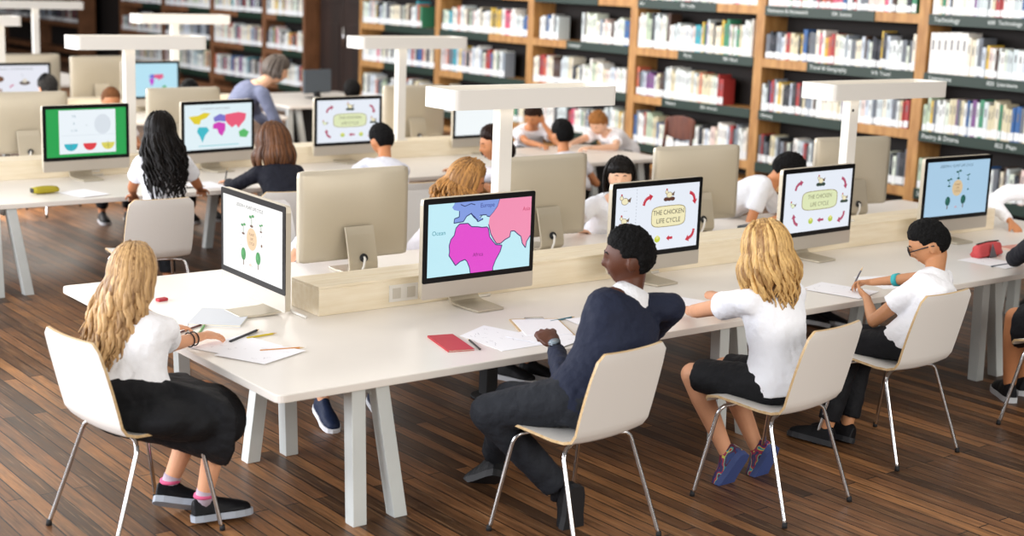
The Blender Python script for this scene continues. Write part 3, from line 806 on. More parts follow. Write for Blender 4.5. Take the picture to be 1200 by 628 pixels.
# ---------------------------------------------------------------- light
w = bpy.data.worlds.new('world'); scene.world = w; w.use_nodes = True
w.node_tree.nodes['Background'].inputs[0].default_value = lin('#f6f4f4'); w.node_tree.nodes['Background'].inputs[1].default_value = .25
def area(name, loc, target, sx, sy, power, col):
    l = bpy.data.lights.new(name, 'AREA'); l.shape = 'RECTANGLE'; l.size = sx; l.size_y = sy; l.energy = power; l.color = lin(col)[:3]
    o = bpy.data.objects.new(name, l); COL.objects.link(o); o.location = loc
    o.rotation_euler = (V(target)-V(loc)).to_track_quat('-Z', 'Y').to_euler(); return o
area('window daylight', (-7.5, 5, 3.2), (3, 4, .4), 16, 3.6, 2050, '#f4f6fc')
area('far window daylight', (-3, 17, 3.6), (3.5, 6, .3), 8, 4, 1100, '#f6f8ff')
area('high glare fill', (9.2, 19, 5.6), (2.5, 7, .4), 22, 2.2, 900, '#fff6ea')  # unseen light added high up for floor glare and rim light
area('camera side fill', (1.5, -9, 3.4), (2, 1, .3), 10, 3, 600, '#fbf6f0')  # added fill from behind the camera, brightens faces turned to the viewer
area('ceiling light', (3.5, 3, 5.2), (3.5, 3.2, 0), 9, 9, 230, '#fff6ec')
area('bookcase fill', (6.2, 8, 4.6), (9.6, 8, .8), 1.2, 18, 340, '#fff4e6')  # added fill aimed at the book spines, no real lamp there

# ---------------------------------------------------------------- floor and walls
def floor_material():
    m = bpy.data.materials.new('floor boards'); m.use_nodes = True; nt = m.node_tree; b = nt.nodes['Principled BSDF']; N = nt.nodes.new; L = nt.links.new
    tc = N('ShaderNodeTexCoord'); mp = N('ShaderNodeMapping'); mp.inputs['Rotation'].default_value = (0, 0, PI/2)
    L(tc.outputs['Object'], mp.inputs[0])
    br = N('ShaderNodeTexBrick'); br.inputs['Scale'].default_value = 1; br.inputs['Brick Width'].default_value = 1.7; br.inputs['Row Height'].default_value = .070
    br.inputs['Mortar Size'].default_value = .0034; br.inputs['Mortar Smooth'].default_value = .1; br.inputs['Bias'].default_value = 0
    br.inputs['Color1'].default_value = (0, 0, 0, 1); br.inputs['Color2'].default_value = (1, 1, 1, 1); br.inputs['Mortar'].default_value = (.5, .5, .5, 1); br.offset = .37
    L(mp.outputs[0], br.inputs['Vector'])
    r = N('ShaderNodeValToRGB'); e = r.color_ramp.elements
    e[0].position = 0; e[0].color = lin('#46301f'); e[1].position = 1; e[1].color = lin('#9f6f44')
    x = e.new(.3); x.color = lin('#65462c'); x = e.new(.65); x.color = lin('#835938')
    L(br.outputs['Color'], r.inputs[0])
    m2 = N('ShaderNodeMapping'); m2.inputs['Scale'].default_value = (9, 1.1, 1); L(tc.outputs['Object'], m2.inputs[0])
    n = N('ShaderNodeTexNoise'); n.inputs['Scale'].default_value = 3; n.inputs['Detail'].default_value = 8; n.inputs['Roughness'].default_value = .65; L(m2.outputs[0], n.inputs['Vector'])
    mr = N('ShaderNodeMapRange'); mr.inputs[1].default_value = .3; mr.inputs[2].default_value = .7; mr.inputs[3].default_value = .5; mr.inputs[4].default_value = 1.35; L(n.outputs['Fac'], mr.inputs[0])
    hs = N('ShaderNodeHueSaturation'); L(r.outputs[0], hs.inputs['Color']); L(mr.outputs[0], hs.inputs['Value'])
    n2 = N('ShaderNodeTexNoise'); n2.inputs['Scale'].default_value = 1.3; n2.inputs['Detail'].default_value = 4; L(tc.outputs['Object'], n2.inputs['Vector'])
    mr2 = N('ShaderNodeMapRange'); mr2.inputs[1].default_value = .42; mr2.inputs[2].default_value = .66; mr2.inputs[3].default_value = .75; mr2.inputs[4].default_value = 1.2; L(n2.outputs['Fac'], mr2.inputs[0])
    h2 = N('ShaderNodeHueSaturation'); L(hs.outputs[0], h2.inputs['Color']); L(mr2.outputs[0], h2.inputs['Value'])
    mx = N('ShaderNodeMix'); mx.data_type = 'RGBA'; L(br.outputs['Fac'], mx.inputs['Factor']); L(h2.outputs[0], mx.inputs['A']); mx.inputs['B'].default_value = lin('#1c110b')
    L(mx.outputs['Result'], b.inputs['Base Color'])
    m3 = N('ShaderNodeMapping'); m3.inputs['Scale'].default_value = (60, 2.2, 1); L(tc.outputs['Object'], m3.inputs[0])
    n3 = N('ShaderNodeTexNoise'); n3.inputs['Scale'].default_value = 1.5; n3.inputs['Detail'].default_value = 6; L(m3.outputs[0], n3.inputs['Vector'])
    r3 = N('ShaderNodeMapRange'); r3.inputs[1].default_value = .56; r3.inputs[2].default_value = .74; r3.inputs[3].default_value = 0; r3.inputs[4].default_value = .55; L(n3.outputs['Fac'], r3.inputs[0])
    mw = N('ShaderNodeMix'); mw.data_type = 'RGBA'; L(r3.outputs[0], mw.inputs['Factor']); L(mx.outputs['Result'], mw.inputs['A']); mw.inputs['B'].default_value = lin('#b08a63')
    r4 = N('ShaderNodeMapRange'); r4.inputs[1].default_value = .44; r4.inputs[2].default_value = .30; r4.inputs[3].default_value = 0; r4.inputs[4].default_value = .6; L(n3.outputs['Fac'], r4.inputs[0])
    md = N('ShaderNodeMix'); md.data_type = 'RGBA'; L(r4.outputs[0], md.inputs['Factor']); L(mw.outputs['Result'], md.inputs['A']); md.inputs['B'].default_value = lin('#2a1a11')
    L(md.outputs['Result'], b.inputs['Base Color'])
    rr = N('ShaderNodeMapRange'); rr.inputs[3].default_value = .30; rr.inputs[4].default_value = .55; L(n.outputs['Fac'], rr.inputs[0]); L(rr.outputs[0], b.inputs['Roughness'])
    bp = N('ShaderNodeBump'); bp.inputs['Strength'].default_value = .35; bp.inputs['Distance'].default_value = .01; bp.invert = True
    ad = N('ShaderNodeMath'); ad.operation = 'MULTIPLY_ADD'; ad.inputs[1].default_value = .25; L(n.outputs['Fac'], ad.inputs[0]); L(br.outputs['Fac'], ad.inputs[2]); L(ad.outputs[0], bp.inputs['Height']); L(bp.outputs[0], b.inputs['Normal'])
    b.inputs['Specular IOR Level'].default_value = .38
    return m
m = M(); m.box((0, 0, -.05), (26, 46, .1)); fl = obj('floor', m, floor_material()); fl.location = (2, 14, 0); tag(fl, 'worn brown hardwood plank floor', kind='structure')
DW = wood('dark brown panelling', '#1d120d', '#2e1c14', (2, 2, .5), .5)
m = M(); m.box((9.62, 14, 2.2), (.12, 44, 4.4)); w1 = obj('wall_right', m, mat('dark wall', '#1e1613', .8)); tag(w1, 'dark brown wall behind the bookcases', kind='structure')
m = M(); m.box((3, 36, 2.2), (14, .12, 4.4)); w2 = obj('wall_back', m, mat('dark wall', '#1e1613', .8)); tag(w2, 'dark far wall of the library', kind='structure')
# dark panelled doors in the gap between the two runs of bookcases
for i, (ya, yb) in enumerate(((14.12, 14.88), (14.90, 15.58))):
    m = M(); m.box((9.25, (ya+yb)/2, 1.5), (.05, yb-ya, 3.0)); d = obj('door_%d' % (i+1), m, DW, bevel=.005); tag(d, 'dark brown panelled door between the bookcases, '+('right leaf', 'left leaf')[i], kind='structure')
    m = M()
    for z in (.8, 2.1): m.box((9.218, (ya+yb)/2, z), (.014, yb-ya-.2, 1.0))
    p_ = obj('door_panel', m, DW, d, bevel=.004)
m = M(); m.tube([(9.19, 14.82, .95), (9.19, 14.82, 1.25)], .012, 8); m.tube([(9.19, 14.82, 1.0), (9.225, 14.82, 1.0)], .008, 8); m.tube([(9.19, 14.82, 1.2), (9.225, 14.82, 1.2)], .008, 8)
hdl = obj('door_handle', m, CHROME, bpy.data.objects['door_1'], smooth=True)

# ---------------------------------------------------------------- bookcases
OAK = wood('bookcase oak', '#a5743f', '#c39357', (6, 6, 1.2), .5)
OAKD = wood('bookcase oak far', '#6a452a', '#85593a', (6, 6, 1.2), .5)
GREEN = mat('green label strip', '#0f2c20', .45); DARKIN = mat('bookcase back', '#1a1411', .8)
TXT = mat('white lettering', '#dfe6e2', .6)
SHZ = [.27, .82, 1.365, 1.905]
def strip_text(par, s, y, z, size):
    vs, fs = text_geo(s, size, 'LEFT'); m = M()
    m.add([V((8.968, y-a, z+b)) for a, b in vs], fs)
    me = m.mesh('lettering', [TXT], False)
    me.transform(Matrix.Translation(-par.matrix_world.translation if False else V((-9, -par['y0'], 0))))
    o = bpy.data.objects.new('lettering', me); COL.objects.link(o); return o
def bookcase(y0, y1, strips, label, oak, texts={}, top=2.32, group='bookcases along the wall'):
    root = empty('bookcase', label, 'bookcase', (9, y0, 0), 0, group); root['y0'] = y0; W = y1-y0
    for yy in (.03, W-.03):
        m = M(); m.box((.17, yy, top/2), (.36, .06, top)); obj('side_panel', m, oak, root, bevel=.003)
    m = M(); m.box((.345, W/2, top/2), (.01, W-.12, top-.02)); obj('back_panel', m, DARKIN, root)
    for i, z in enumerate([-1]+SHZ):
        z = .06 if i == 0 else z
        m = M(); m.box((.175, W/2, z-.02), (.33, W-.12, .04)); sh = obj('shelf', m, oak, root)
        m = M(); m.box((.002, W/2, z-.046), (.022, W-.12, .092 if i else .1)); obj('shelf_edge', m, oak, root, bevel=.002)
        if i and (i-1) in strips:
            for q, (a, b) in enumerate(strips[i-1]):
                a -= y0; b -= y0
                m = M(); m.box((-.014, (a+b)/2, z-.046), (.010, b-a, .098)); g = obj('label_strip', m, GREEN, root)
                for s_, yy, sz in texts.get((i-1, q), []):
                    vs, fs = text_geo(s_, sz, 'LEFT'); mm = M(); mm.add([V((-.0205, yy-y0-u, z-.046+v)) for u, v in vs], fs)
                    me = mm.mesh('lettering', [TXT], False); o = bpy.data.objects.new('lettering', me); COL.objects.link(o); o.parent = g
    m = M(); m.box((.17, W/2, top+.02), (.38, W, .04)); obj('top_board', m, oak, root, bevel=.003)
    del root['y0']
    return root
B = [2.05, 4.05, 6.10, 8.06, 9.98, 12.02, 14.04]
T = .045
bookcase(2.0, B[1], {0: [(2.06, 3.99)], 1: [(2.06, 3.99)], 2: [(2.06, 3.99)], 3: [(2.06, 3.99)]}, 'oak bookcase with dark green shelf strips, nearest one, cut by the photo edge', OAK,
         {(3, 0): [('Technology', 3.93, .06), ('600  Technology', 3.35, .052)], (2, 0): [('Literature', 3.93, .062), ('820  Literature', 3.30, .052)], (1, 0): [('Poetry & Drama', 3.95, .062), ('822  Plays', 3.15, .055)], (0, 0): [('Stories', 3.95, .062)]})
bookcase(B[1], B[2], {3: [(4.62, 6.04)], 2: [(4.11, 5.42)], 1: [(4.75, 6.04)], 0: [(5.1, 6.04)]}, 'oak bookcase full of pale books directly behind the table light at the far end', OAK,
         {(3, 0): [('Reference & Homework', 6.0, .055), ('500  Science', 5.15, .05)], (2, 0): [('Travel & Geography', 5.38, .058), ('910  Travel', 4.6, .05)], (1, 0): [('History', 6.0, .055)]})
bookcase(B[2], B[3], {3: [(6.75, 8.0)], 2: [(6.16, 7.3)], 1: [(6.16, 7.52)], 0: [(6.9, 8.0)]}, 'oak bookcase with a dark empty end on its two middle shelves', OAK,
         {(3, 0): [('Art', 7.96, .055), ('700  Crafts', 7.3, .05)], (2, 0): [('Music', 7.2, .055), ('780  Music', 6.6, .05)], (1, 0): [('Nature', 7.45, .055), ('590  Animals', 6.9, .05)]})
bookcase(B[3], B[4], {3: [(8.7, 9.9)], 2: [(8.12, 9.25)], 1: [(8.12, 9.2)], 0: [(8.6, 9.9)]}, 'oak bookcase whose second shelf holds a short block of books on its left', OAK,
         {(2, 0): [('Languages', 9.2, .055)]})
bookcase(B[4], B[5], {3: [(10.6, 11.9)], 2: [(10.85, 11.96)], 1: [(10.04, 11.4)], 0: [(10.5, 11.9)]}, 'oak bookcase between the two table lights at the middle of the wall', OAK)
bookcase(B[5], B[6], {3: [(12.1, 13.3)], 2: [(12.08, 13.35)], 1: [(12.08, 13.35)], 0: [(12.3, 13.9)]}, 'oak bookcase next to the dark doors, seen above a table light', OAK)
LB = [15.66, 17.0, 18.9, 20.9, 22.9]
for i in range(4):
    a, b = LB[i], LB[i+1]
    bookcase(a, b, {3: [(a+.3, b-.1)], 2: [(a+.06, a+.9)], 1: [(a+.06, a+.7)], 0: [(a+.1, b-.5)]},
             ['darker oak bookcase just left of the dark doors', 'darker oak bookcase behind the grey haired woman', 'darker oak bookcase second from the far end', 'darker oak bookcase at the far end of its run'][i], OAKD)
bookcase(25.0, 27.6, {}, 'dark bookcase in the far corner of the room', OAKD)
bookcase(27.6, 30.4, {}, 'dark bookcase at the photo edge in the far corner', OAKD)

# books
PAL = ['#e9ece9', '#dfe6e4', '#ece6d4', '#cfdadb', '#e4dcc4', '#d9e3d4', '#e6cfc6', '#c9d3de', '#f0eee8', '#d8cfae', '#8f9aa6', '#b8c9b0', '#aa3a38', '#2e5f9a', '#3d8a66', '#d8b648', '#7a4f86', '#34373c', '#c8684a', '#3aa0b0', '#4a3428', '#cf5a78', '#1f2530', '#6a7078']
PW = [12, 12, 10, 11, 8, 7, 7, 9, 7, 6, 6, 5, 4.2, 3.2, 2.4, 3, 1.8, 5, 3, 2.4, 4, 2, 4, 5]
CN = ['white', 'pale grey', 'cream', 'pale blue grey', 'buff', 'pale green', 'pale pink', 'light blue', 'bright white', 'tan', 'slate blue', 'sage green', 'red', 'blue', 'green', 'yellow', 'purple', 'charcoal', 'orange', 'turquoise', 'brown', 'pink', 'navy black', 'grey']
WORDS = ['thin', 'thick', 'tall', 'short']
LAB = mat('call number label', '#eef1f2', .6); PGS = mat('book pages', '#e6dfcc', .8)
CV = [mat('book cover '+CN[i], PAL[i], .5) for i in range(len(PAL))]
TTL = mat('spine title block', '#6b6a70', .6)
rb = random.Random(11)
def book_geo(m, x, y, z, w, h, d, k, labk, pgk):
    """spine faces -X; closed cover with rounded spine, page block and a white call number label"""
    w2 = w/2; e = min(.004, w*.1)
    sp = [(x+.004, y-w2), (x, y-w2*.6), (x, y+w2*.6), (x+.004, y+w2)]
    out = sp+[(x+d, y+w2), (x+d, y+w2-e), (x+.012, y+w2-e), (x+.012, y-w2+e), (x+d, y-w2+e), (x+d, y-w2)]
    m.loft([[V((a, b, z)) for a, b in out], [V((a, b, z+h)) for a, b in out]], k)
    m.box((x+(d+.008)/2, y, z+h/2), (d-.020, w-2*e-.0005, h-.012), k=pgk)
    tz = z+h*.58; th_ = h*.24
    m.add([V((x-.0012, y-w2*.28, tz)), V((x-.0012, y+w2*.28, tz)), V((x-.0012, y+w2*.28, tz+th_)), V((x-.0012, y-w2*.28, tz+th_))], [(0, 1, 2, 3)], pgk+1)
    lh = .075; lz = z+.012
    lb = [(x+.0034, y-w2*.98), (x-.0008, y-w2*.6), (x-.0008, y+w2*.6), (x+.0034, y+w2*.98)]
    m.add([V((a, b, lz)) for a, b in lb]+[V((a, b, lz+lh)) for a, b in lb], [(0, 1, 5, 4), (1, 2, 6, 5), (2, 3, 7, 6)], labk)
protos = {}
def single_book(ci, x, y, z, w, h, d, label, group):
    if ci not in protos:
        m = M(); book_geo(m, 0, 0, 0, .045, .32, .19, 0, 1, 2); protos[ci] = m.mesh('book', [CV[ci], LAB, PGS, TTL], False)
    o = bpy.data.objects.new('book', protos[ci]); COL.objects.link(o); o.location = (x, y, z); o.scale = (d/.19, w/.045, h/.32)
    tag(o, label, 'book', group); return o
far = M(); ORD = ['lowest', 'second lowest', 'third', 'top']
def fill(y0, y1, z, single=None, hmin=.26, hmax=.36, dark=0, sparse=0, shelfname='', lo=None):
    y = y1-.075; i = 0; prev = None; base_h = rb.uniform(hmin, hmax)
    while y > y0+.08:
        if rb.random() < .12 or prev is None:
            prev = rb.choices(range(len(PAL)), PW)[0]; base_h = rb.uniform(hmin, hmax)
        ci = prev if rb.random() < .35 else rb.choices(range(len(PAL)), PW)[0]
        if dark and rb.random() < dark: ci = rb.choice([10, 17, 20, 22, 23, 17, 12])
        prev = ci
        w = rb.choice([.022, .028, .033, .038, .044, .052, .03])*(1.04)
        h = base_h*rb.uniform(.86, 1.08); h = min(h, .41)
        if rb.random() < sparse: y -= w*rb.uniform(1, 3); continue
        x = 9.0+rb.uniform(.0, .012)
        if y-w < y0+.068: break
        if single and nb[0] < 294:
            lab = '%s book with %s spine, %s shelf of the %s' % ('tall' if h > .33 else ('short' if h < .27 else ('thick' if w > .045 else 'thin' if w < .034 else 'medium')), CN[ci], shelfname, single)
            single_book(ci, x, y-w/2, z, w-.0012, h, rb.uniform(.17, .22), lab, lab.replace(' book with', '').replace(' spine,', ' books,'))
            nb[0] += 1
        else:
            book_geo(far, x, y-w/2, z, w-.0012, h, rb.uniform(.17, .22), ci, len(PAL), len(PAL)+1)
        y -= w; i += 1
nb = [0]
NB, SB = 'nearest bookcase', 'second nearest bookcase'
nb[0] = 6; fill(2.7, B[1], 1.905, NB, shelfname='top'); fill(2.7, B[1]-.42, 1.365, NB, .26, .34, shelfname='third')
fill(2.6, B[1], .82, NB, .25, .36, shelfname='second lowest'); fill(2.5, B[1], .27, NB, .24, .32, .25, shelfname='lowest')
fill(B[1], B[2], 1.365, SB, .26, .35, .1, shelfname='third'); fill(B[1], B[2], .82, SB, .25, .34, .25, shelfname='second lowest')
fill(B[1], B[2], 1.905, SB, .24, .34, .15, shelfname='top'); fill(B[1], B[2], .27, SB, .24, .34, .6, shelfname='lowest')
fill(B[2], B[3]-.0, 1.365, None, .27, .37)
# a tall white set on the nearest bookcase
for k in range(6):
    single_book(8, 9.0, 3.96-.034-.068*k, 1.365, .066, .39-.004*abs(k-4), .21, 'thick white volume of the tall matching set on the third shelf of the nearest bookcase', 'tall matching white volumes')
for a, b, zz in ((B[2]+.0, B[3], (1.905,)), (B[2]+.42, B[3], (.82,)), (B[2], B[3], (.27,)), (B[3], B[4]-.0, (1.905, .82)), (B[3]+.0, B[4]-.9, (1.365,)), (B[4]-.62, B[4]-.1, (1.365,)), (B[3], B[4], (.27,)), (B[4], B[5]-.0, (1.905, 1.365, .27)), (B[4]+.45, B[5], (.82,)), (B[5]+.35, B[6], (1.905, 1.365)), (B[5], B[6], (.82, .27))):
    for z in zz: fill(a, b, z, None, .25, .35, .06)
for i in range(4):
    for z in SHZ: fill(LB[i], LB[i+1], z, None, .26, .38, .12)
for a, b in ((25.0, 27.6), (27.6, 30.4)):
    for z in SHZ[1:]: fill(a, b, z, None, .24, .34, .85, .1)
fb = obj('books', fix(far.mesh('books', CV+[LAB, PGS, TTL], False)), CV)
tag(fb, 'rows of pale spined library books on the farther bookcases', 'books', kind='stuff')
print('single books', nb[0])
# ---------------------------------------------------------------- tables
YS = (.09, .95, 2.04)
table(0, 6.35, 0, 2.14, [.485, 2.48, 4.53, 6.0], 'long white table in front where the four children sit', ys=YS)
Y2 = 4.57
table(-1.6, 5.28, Y2, Y2+2.14, [.60, 2.5, 4.6], 'long white table of the second row with the fractions and world map screens', ys=(.04, .95, 2.04))
table(5.32, 6.4, 4.7, 5.78, [5.6, 6.15], 'short birch coloured table by the bookcases where three children lean together')
Y3 = 8.85
table(-.5, 4.95, Y3, Y3+2.14, [.8, 2.6, 4.4], 'white table of the third row with the pale blue screen', ys=YS)
tf = table(5.5, 7.1, 9.85, 11.5, [5.66, 6.8], 'pale table in front of the dark doors, dark beneath')
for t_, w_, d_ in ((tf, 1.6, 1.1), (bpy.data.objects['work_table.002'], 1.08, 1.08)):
    m = M(); m.box((w_/2, .16, .30), (w_-.1, .02, .50)); obj('added_dark_panel', m, RUBBER, t_)  # black sheet added to make the space beneath these two tables dark
table(-2, 4.9, 13.2, 15.4, [.5, 2.6, 4.5], 'pale table at the farthest corner of the room')
cable_box(.75, 5.85, 1.0, 1.25, 'pale birch cable box running along the middle of the front table', (1.20, 3.55))
cable_box(-1.5, 5.2, Y2+1.0, Y2+1.25, 'pale birch cable box along the middle of the second row table', (1.5,))
cable_box(-.4, 4.9, Y3+1.0, Y3+1.25, 'pale birch cable box along the middle of the third row table')
lamp(1.46, 2.48, 1.13, 1.85, 'wide white table light over the front table, above the map of Africa')
lamp(4.14, 5.22, 1.13, 4.46, 'wide white table light over the far end of the front table', zb=.735, ztop=1.575, hole=True)
lamp(1.43, 2.44, Y2+1.13, 1.87, 'wide white table light over the second row above the world map screen')
lamp(3.79, 4.85, Y2+1.13, 4.25, 'wide white table light over the second row beside the chicken screen')
lamp(3.75, 4.80, Y3+1.13, 4.20, 'wide white table light over the third row in front of the dark bookcases')
lamp(1.45, 2.54, Y3+1.13, 2.36, 'white table light whose end just shows at the left photo edge', ztop=1.56)
lamp(3.70, 4.87, 14.3, 4.26, 'farthest wide white table light, at the top left corner of the photo', zb=.60, ztop=1.58)
# ---------------------------------------------------------------- computers
imac(.53, 1.20, -90-2, 'desktop computer at the table end showing the plant life cycle to the blond girl', plant_screen())
imac(1.49, .81, 1, 'desktop computer showing a pink and blue map of Africa and Europe', africa_screen())
imac(2.63, .83, 2, 'desktop computer showing THE CHICKEN LIFE CYCLE beside the boy in the navy sweater', chicken_screen(side=True))
imac(3.90, .86, 3, 'desktop computer with a soft coloured chicken life cycle beyond the long haired blond girl', chicken_screen(soft=True))
imac(5.17, .84, -2, 'desktop computer with a blue plant life cycle screen above the red pencil case', plant_screen('#a9cbe4', True))
gb = 'computers turned away on the front table'
imac(1.41, 1.80, 180, 'back of the computer standing left of the front table light, behind the cable box', None)
imac(2.70, 1.86, 182, 'back of the computer beside the post of the front table light', None)
imac(3.94, 1.88, 172, 'back of the computer between the dark haired girl and the bookcases', None)
imac(5.40, 1.86, 170, 'back of the computer beside the farther table light post', None)
imac(1.42, Y2+.83, 4, 'desktop computer with a green bordered fractions screen', fraction_screen())
imac(2.46, Y2+.88, 8, 'desktop computer with a world map in yellow, pink and blue', world_screen())
imac(3.62, Y2+.92, 3, 'desktop computer with a chicken life cycle in front of the boy in the second row', chicken_screen(soft=True))
imac(5.0, Y2+.98, 3, 'desktop computer with a nearly blank white screen behind the front table light', blank_screen())
imac(1.36, Y2+1.90, 178, 'back of a computer on the second row table, cut by the left photo edge', None)
imac(2.70, Y2+2.0, 181, 'back of the computer behind the world map screen', None)
imac(4.82, Y2+1.78, 180, 'back of a computer under the front table light, second row', None)
imac(3.78, Y3+.80, 3, 'desktop computer with a pale blue screen and a tiny map, third row', small_map_screen())
imac(2.38, Y3+.70, 3, 'desktop computer with brown nest pictures at the left photo edge, third row', nest_screen())
imac(3.55, Y3+1.6, 184, 'back of a computer behind the pale blue screen, third row', None)
imac(2.95, Y3+2.0, 180, 'back of a computer left of the pale blue screen, third row', None)
# ---------------------------------------------------------------- chairs
place_chair(-.33, .50, 8, 'white school chair with chrome legs under the blond girl at the table end')
place_chair(1.05, -.45, 97, 'white school chair under the boy in the navy sweater')
place_chair(2.01, -.60, 97, 'white school chair under the girl with long wavy blond hair')
place_chair(3.00, -.42, 92, 'white school chair under the boy with glasses')
place_chair(4.06, -.70, 95, 'white school chair at the right photo edge, only one chrome leg in view')
place_chair(1.03, 3.48, 84, 'pale grey school chair under the girl with long black hair')
place_chair(1.86, 3.42, 80, 'pale grey school chair under the girl with the brown bob')
place_chair(2.80, 3.42, 85, 'pale grey school chair under the boy in white at the chicken screen')
place_chair(3.95, 3.42, 130, 'pale grey school chair under the dark haired girl behind the curly haired one')
place_chair(2.45, 2.62, -92, 'white school chair under the curly haired girl, across the front table')
place_chair(1.45, 2.62, -90, 'white school chair across the front table, hidden behind the first computer back')
place_chair(3.45, 2.58, -95, 'white school chair under the dark haired girl facing us across the front table')
place_chair(4.85, 2.50, -95, 'white school chair under the child seen beyond the second chicken screen')
place_chair(2.05, 7.55, -90, 'pale chair at the far side of the second row, beyond the green bordered screen')
place_chair(6.70, 1.02, 182, 'white school chair at the far right end of the front table')
# wooden chair by the bookcases
def wood_chair(x, y, yaw):
    t = empty('wooden_chair', 'reddish brown wooden chair behind the light haired boy by the bookcases', 'chair', (x, y, 0), R(yaw)-PI/2)
    W = wood('red brown wood', '#5a2f22', '#74402c', (8, 8, 2))
    m = M(); m.box((0, 0, .43), (.40, .40, .03)); obj('seat', m, W, t, bevel=.01)
    for sx in (-1, 1):
        for sy in (-1, 1):
            m = M(); m.tube([(sx*.17, sy*.17, .42), (sx*.185, sy*.19, 0)], .017, 8); obj('leg', m, W, t, smooth=True)
        m = M(); m.tube([(sx*.18, -.18, .43), (sx*.185, -.22, .8)], .016, 8); obj('back_post', m, W, t, smooth=True)
    m = M(); rings = []
    for i in range(7):
        u = -1+2*i/6; c = V((u*.20, -.225-.03*(1-u*u), .74)); hgt = .085+.03*(1-u*u)
        rings.append([c+V((0, -.01, -hgt)), c+V((0, .01, -hgt)), c+V((0, .01, hgt)), c+V((0, -.01, hgt))])
    m.loft(rings); obj('backrest', m, W, t, bevel=.008)
wood_chair(7.15, 5.55, 180)
# ---------------------------------------------------------------- the four children in front
DN = (0, 0, -1)
# girl with loose blond hair at the table end
J = dict(hd=(-.279, .610, .975), nk=(-.275, .600, .822), pe=(-.345, .495, .530), sR=(-.205, .505, .765), sL=(-.355, .705, .775),
         eR=(-.115, .700, .645), wR=(.085, .79, .640), eL=(-.20, .92, .66), wL=(.02, .96, .645),
         kR=(-.030, .375, .470), kL=(-.010, .575, .470), aR=(-.095, .415, .100), aL=(-.147, .610, .110), bow=.01)
g1, G1 = person('girl with long blond hair and a black skirt sitting at the table end', J, 35, 'fair', 'blond', 'long', 'shirt', '#fbfcff', 'skirt', '#17181b', '#0e0f13', '#9fa6b0', '#b8a8b4',
       hyaw=42, hpitch=12, voxel=.0055, length=.40, locks=100, wave=.016, azr=75, drift=(-.045, .035, 0), flare=.05, drape=[((-.27, .45, .475), (.19, .225, .085)), ((-.17, .43, .455), (.19, .21, .10)), ((-.05, .44, .42), (.12, .19, .12))], hem0=.05, trimc='#d85a86', hands=dict(R=dict(d=(.80, .35, -.02), pn=(-.2, .1, -1), curl=26, spread=9), L=dict(curl=25)), toe=dict(L=(.55, -.25, -.12), R=(.75, -.1, 0)), legskin=True, spreadw=.01, backbias=.09)
for k_ in (.62, .74):
    mm = M(); a, b = G1['J']['eR'], G1['J']['wR']; c = lerp(a, b, k_); d = unit(b-a); o1 = d.orthogonal().normalized(); o2 = d.cross(o1)
    rr = .0275-.006*k_+.003; ring = []
    for j in range(25):
        ring.append(c+(o1*math.cos(2*PI*j/24)+o2*math.sin(2*PI*j/24))*(rr+.002))
    mm.tube(ring, .0028, 6); G1['child']('bracelet', mm, RUBBER)
# boy in the navy sweater
J = dict(hd=(1.300, -.425, 1.068), nk=(1.300, -.440, .925), pe=(1.075, -.44, .525), sL=(1.125, -.50, .862), sR=(1.475, -.49, .865), wide=1.15,
         eL=(1.045, -.385, .590), wL=(1.170, -.15, .672), eR=(1.58, -.26, .69), wR=(1.60, .02, .655),
         kL=(.790, -.225, .475), kR=(1.01, -.085, .46), aL=(1.085, -.33, .130), aR=(1.13, .17, .115), bow=.03)
g2, G2 = person('boy with short black curls in a navy sweater over a white collar', J, 102, 'dark', 'black', 'short', 'sweater', '#1d2336', 'trousers', '#22252b', '#0e0f12', '#17181b', '#17181c',
       hyaw=140, hpitch=4, voxel=.0055, s=1.14, hs=1.04, collar='#f2f3f6', hairthick=.016, curly=.45,
       hands=dict(L=dict(d=(.15, .75, .45), pn=(.4, .5, -.9), curl=60, spread=2, thumb=20, hs=1.12), R=dict(d=(-.15, .9, -.05), curl=14)), toe=dict(L=(.03, .12, -1), R=(.0, .8, -.45)), sockh=.15)
# watch
a, b = G2['J']['eL'], G2['J']['wL']; c = lerp(a, b, .90); d = unit(b-a); o1 = unit(V((-.5, -.6, .5))-d*V((-.5, -.6, .5)).dot(d)); o2 = d.cross(o1); mm = M(); rings = []
for j in range(24):
    u = o1*math.cos(2*PI*j/24)+o2*math.sin(2*PI*j/24); rings.append([c+u*.0265-d*.010, c+u*.030-d*.010, c+u*.030+d*.010, c+u*.0265+d*.010])
mm.loft(rings, close=True); wt = G2['child']('watch', mm, RUBBER)
mm = M(); mm.tube([c+o1*.026, c+o1*.038], .025, 20); G2['child']('watch_case', mm, mat('watch steel', '#4a4f55', .3, .8), par=wt)
mm = M(); mm.tube([c+o1*.038, c+o1*.0395], .020, 20); G2['child']('watch_face', mm, mat('watch face', '#7d8a92', .2), par=wt)
# girl with long wavy blond hair
J = dict(hd=(2.010, -.485, 1.060), nk=(2.035, -.500, .905), pe=(2.035, -.60, .520), sw=.135,
         eL=(2.00, -.12, .715), wL=(2.17, .10, .650), eR=(2.33, -.04, .70), wR=(2.50, .30, .650),
         kL=(1.870, -.245, .475), kR=(2.075, -.235, .470), aL=(2.005, -.340, .135), aR=(2.215, -.325, .115), bow=.0)
g3, G3 = person('girl with long wavy golden hair, white t-shirt, black shorts and multicoloured sneakers', J, 92, 'fair', 'goldblond', 'long', 'shirt', '#f8faff', 'shorts', '#16171a', 'rainbow', '#3d4f86', None,
       hyaw=95, hpitch=16, voxel=.0055, s=1.04, length=.235, locks=130, wave=.014, sleeve=.48, hands=dict(L=dict(d=(.5, .6, 0), curl=24), R=dict(d=(.75, .35, 0), curl=20)), toe=dict(L=(-.22, .40, -.9), R=(-.2, .3, -.9)), spreadw=.035, backbias=.03)
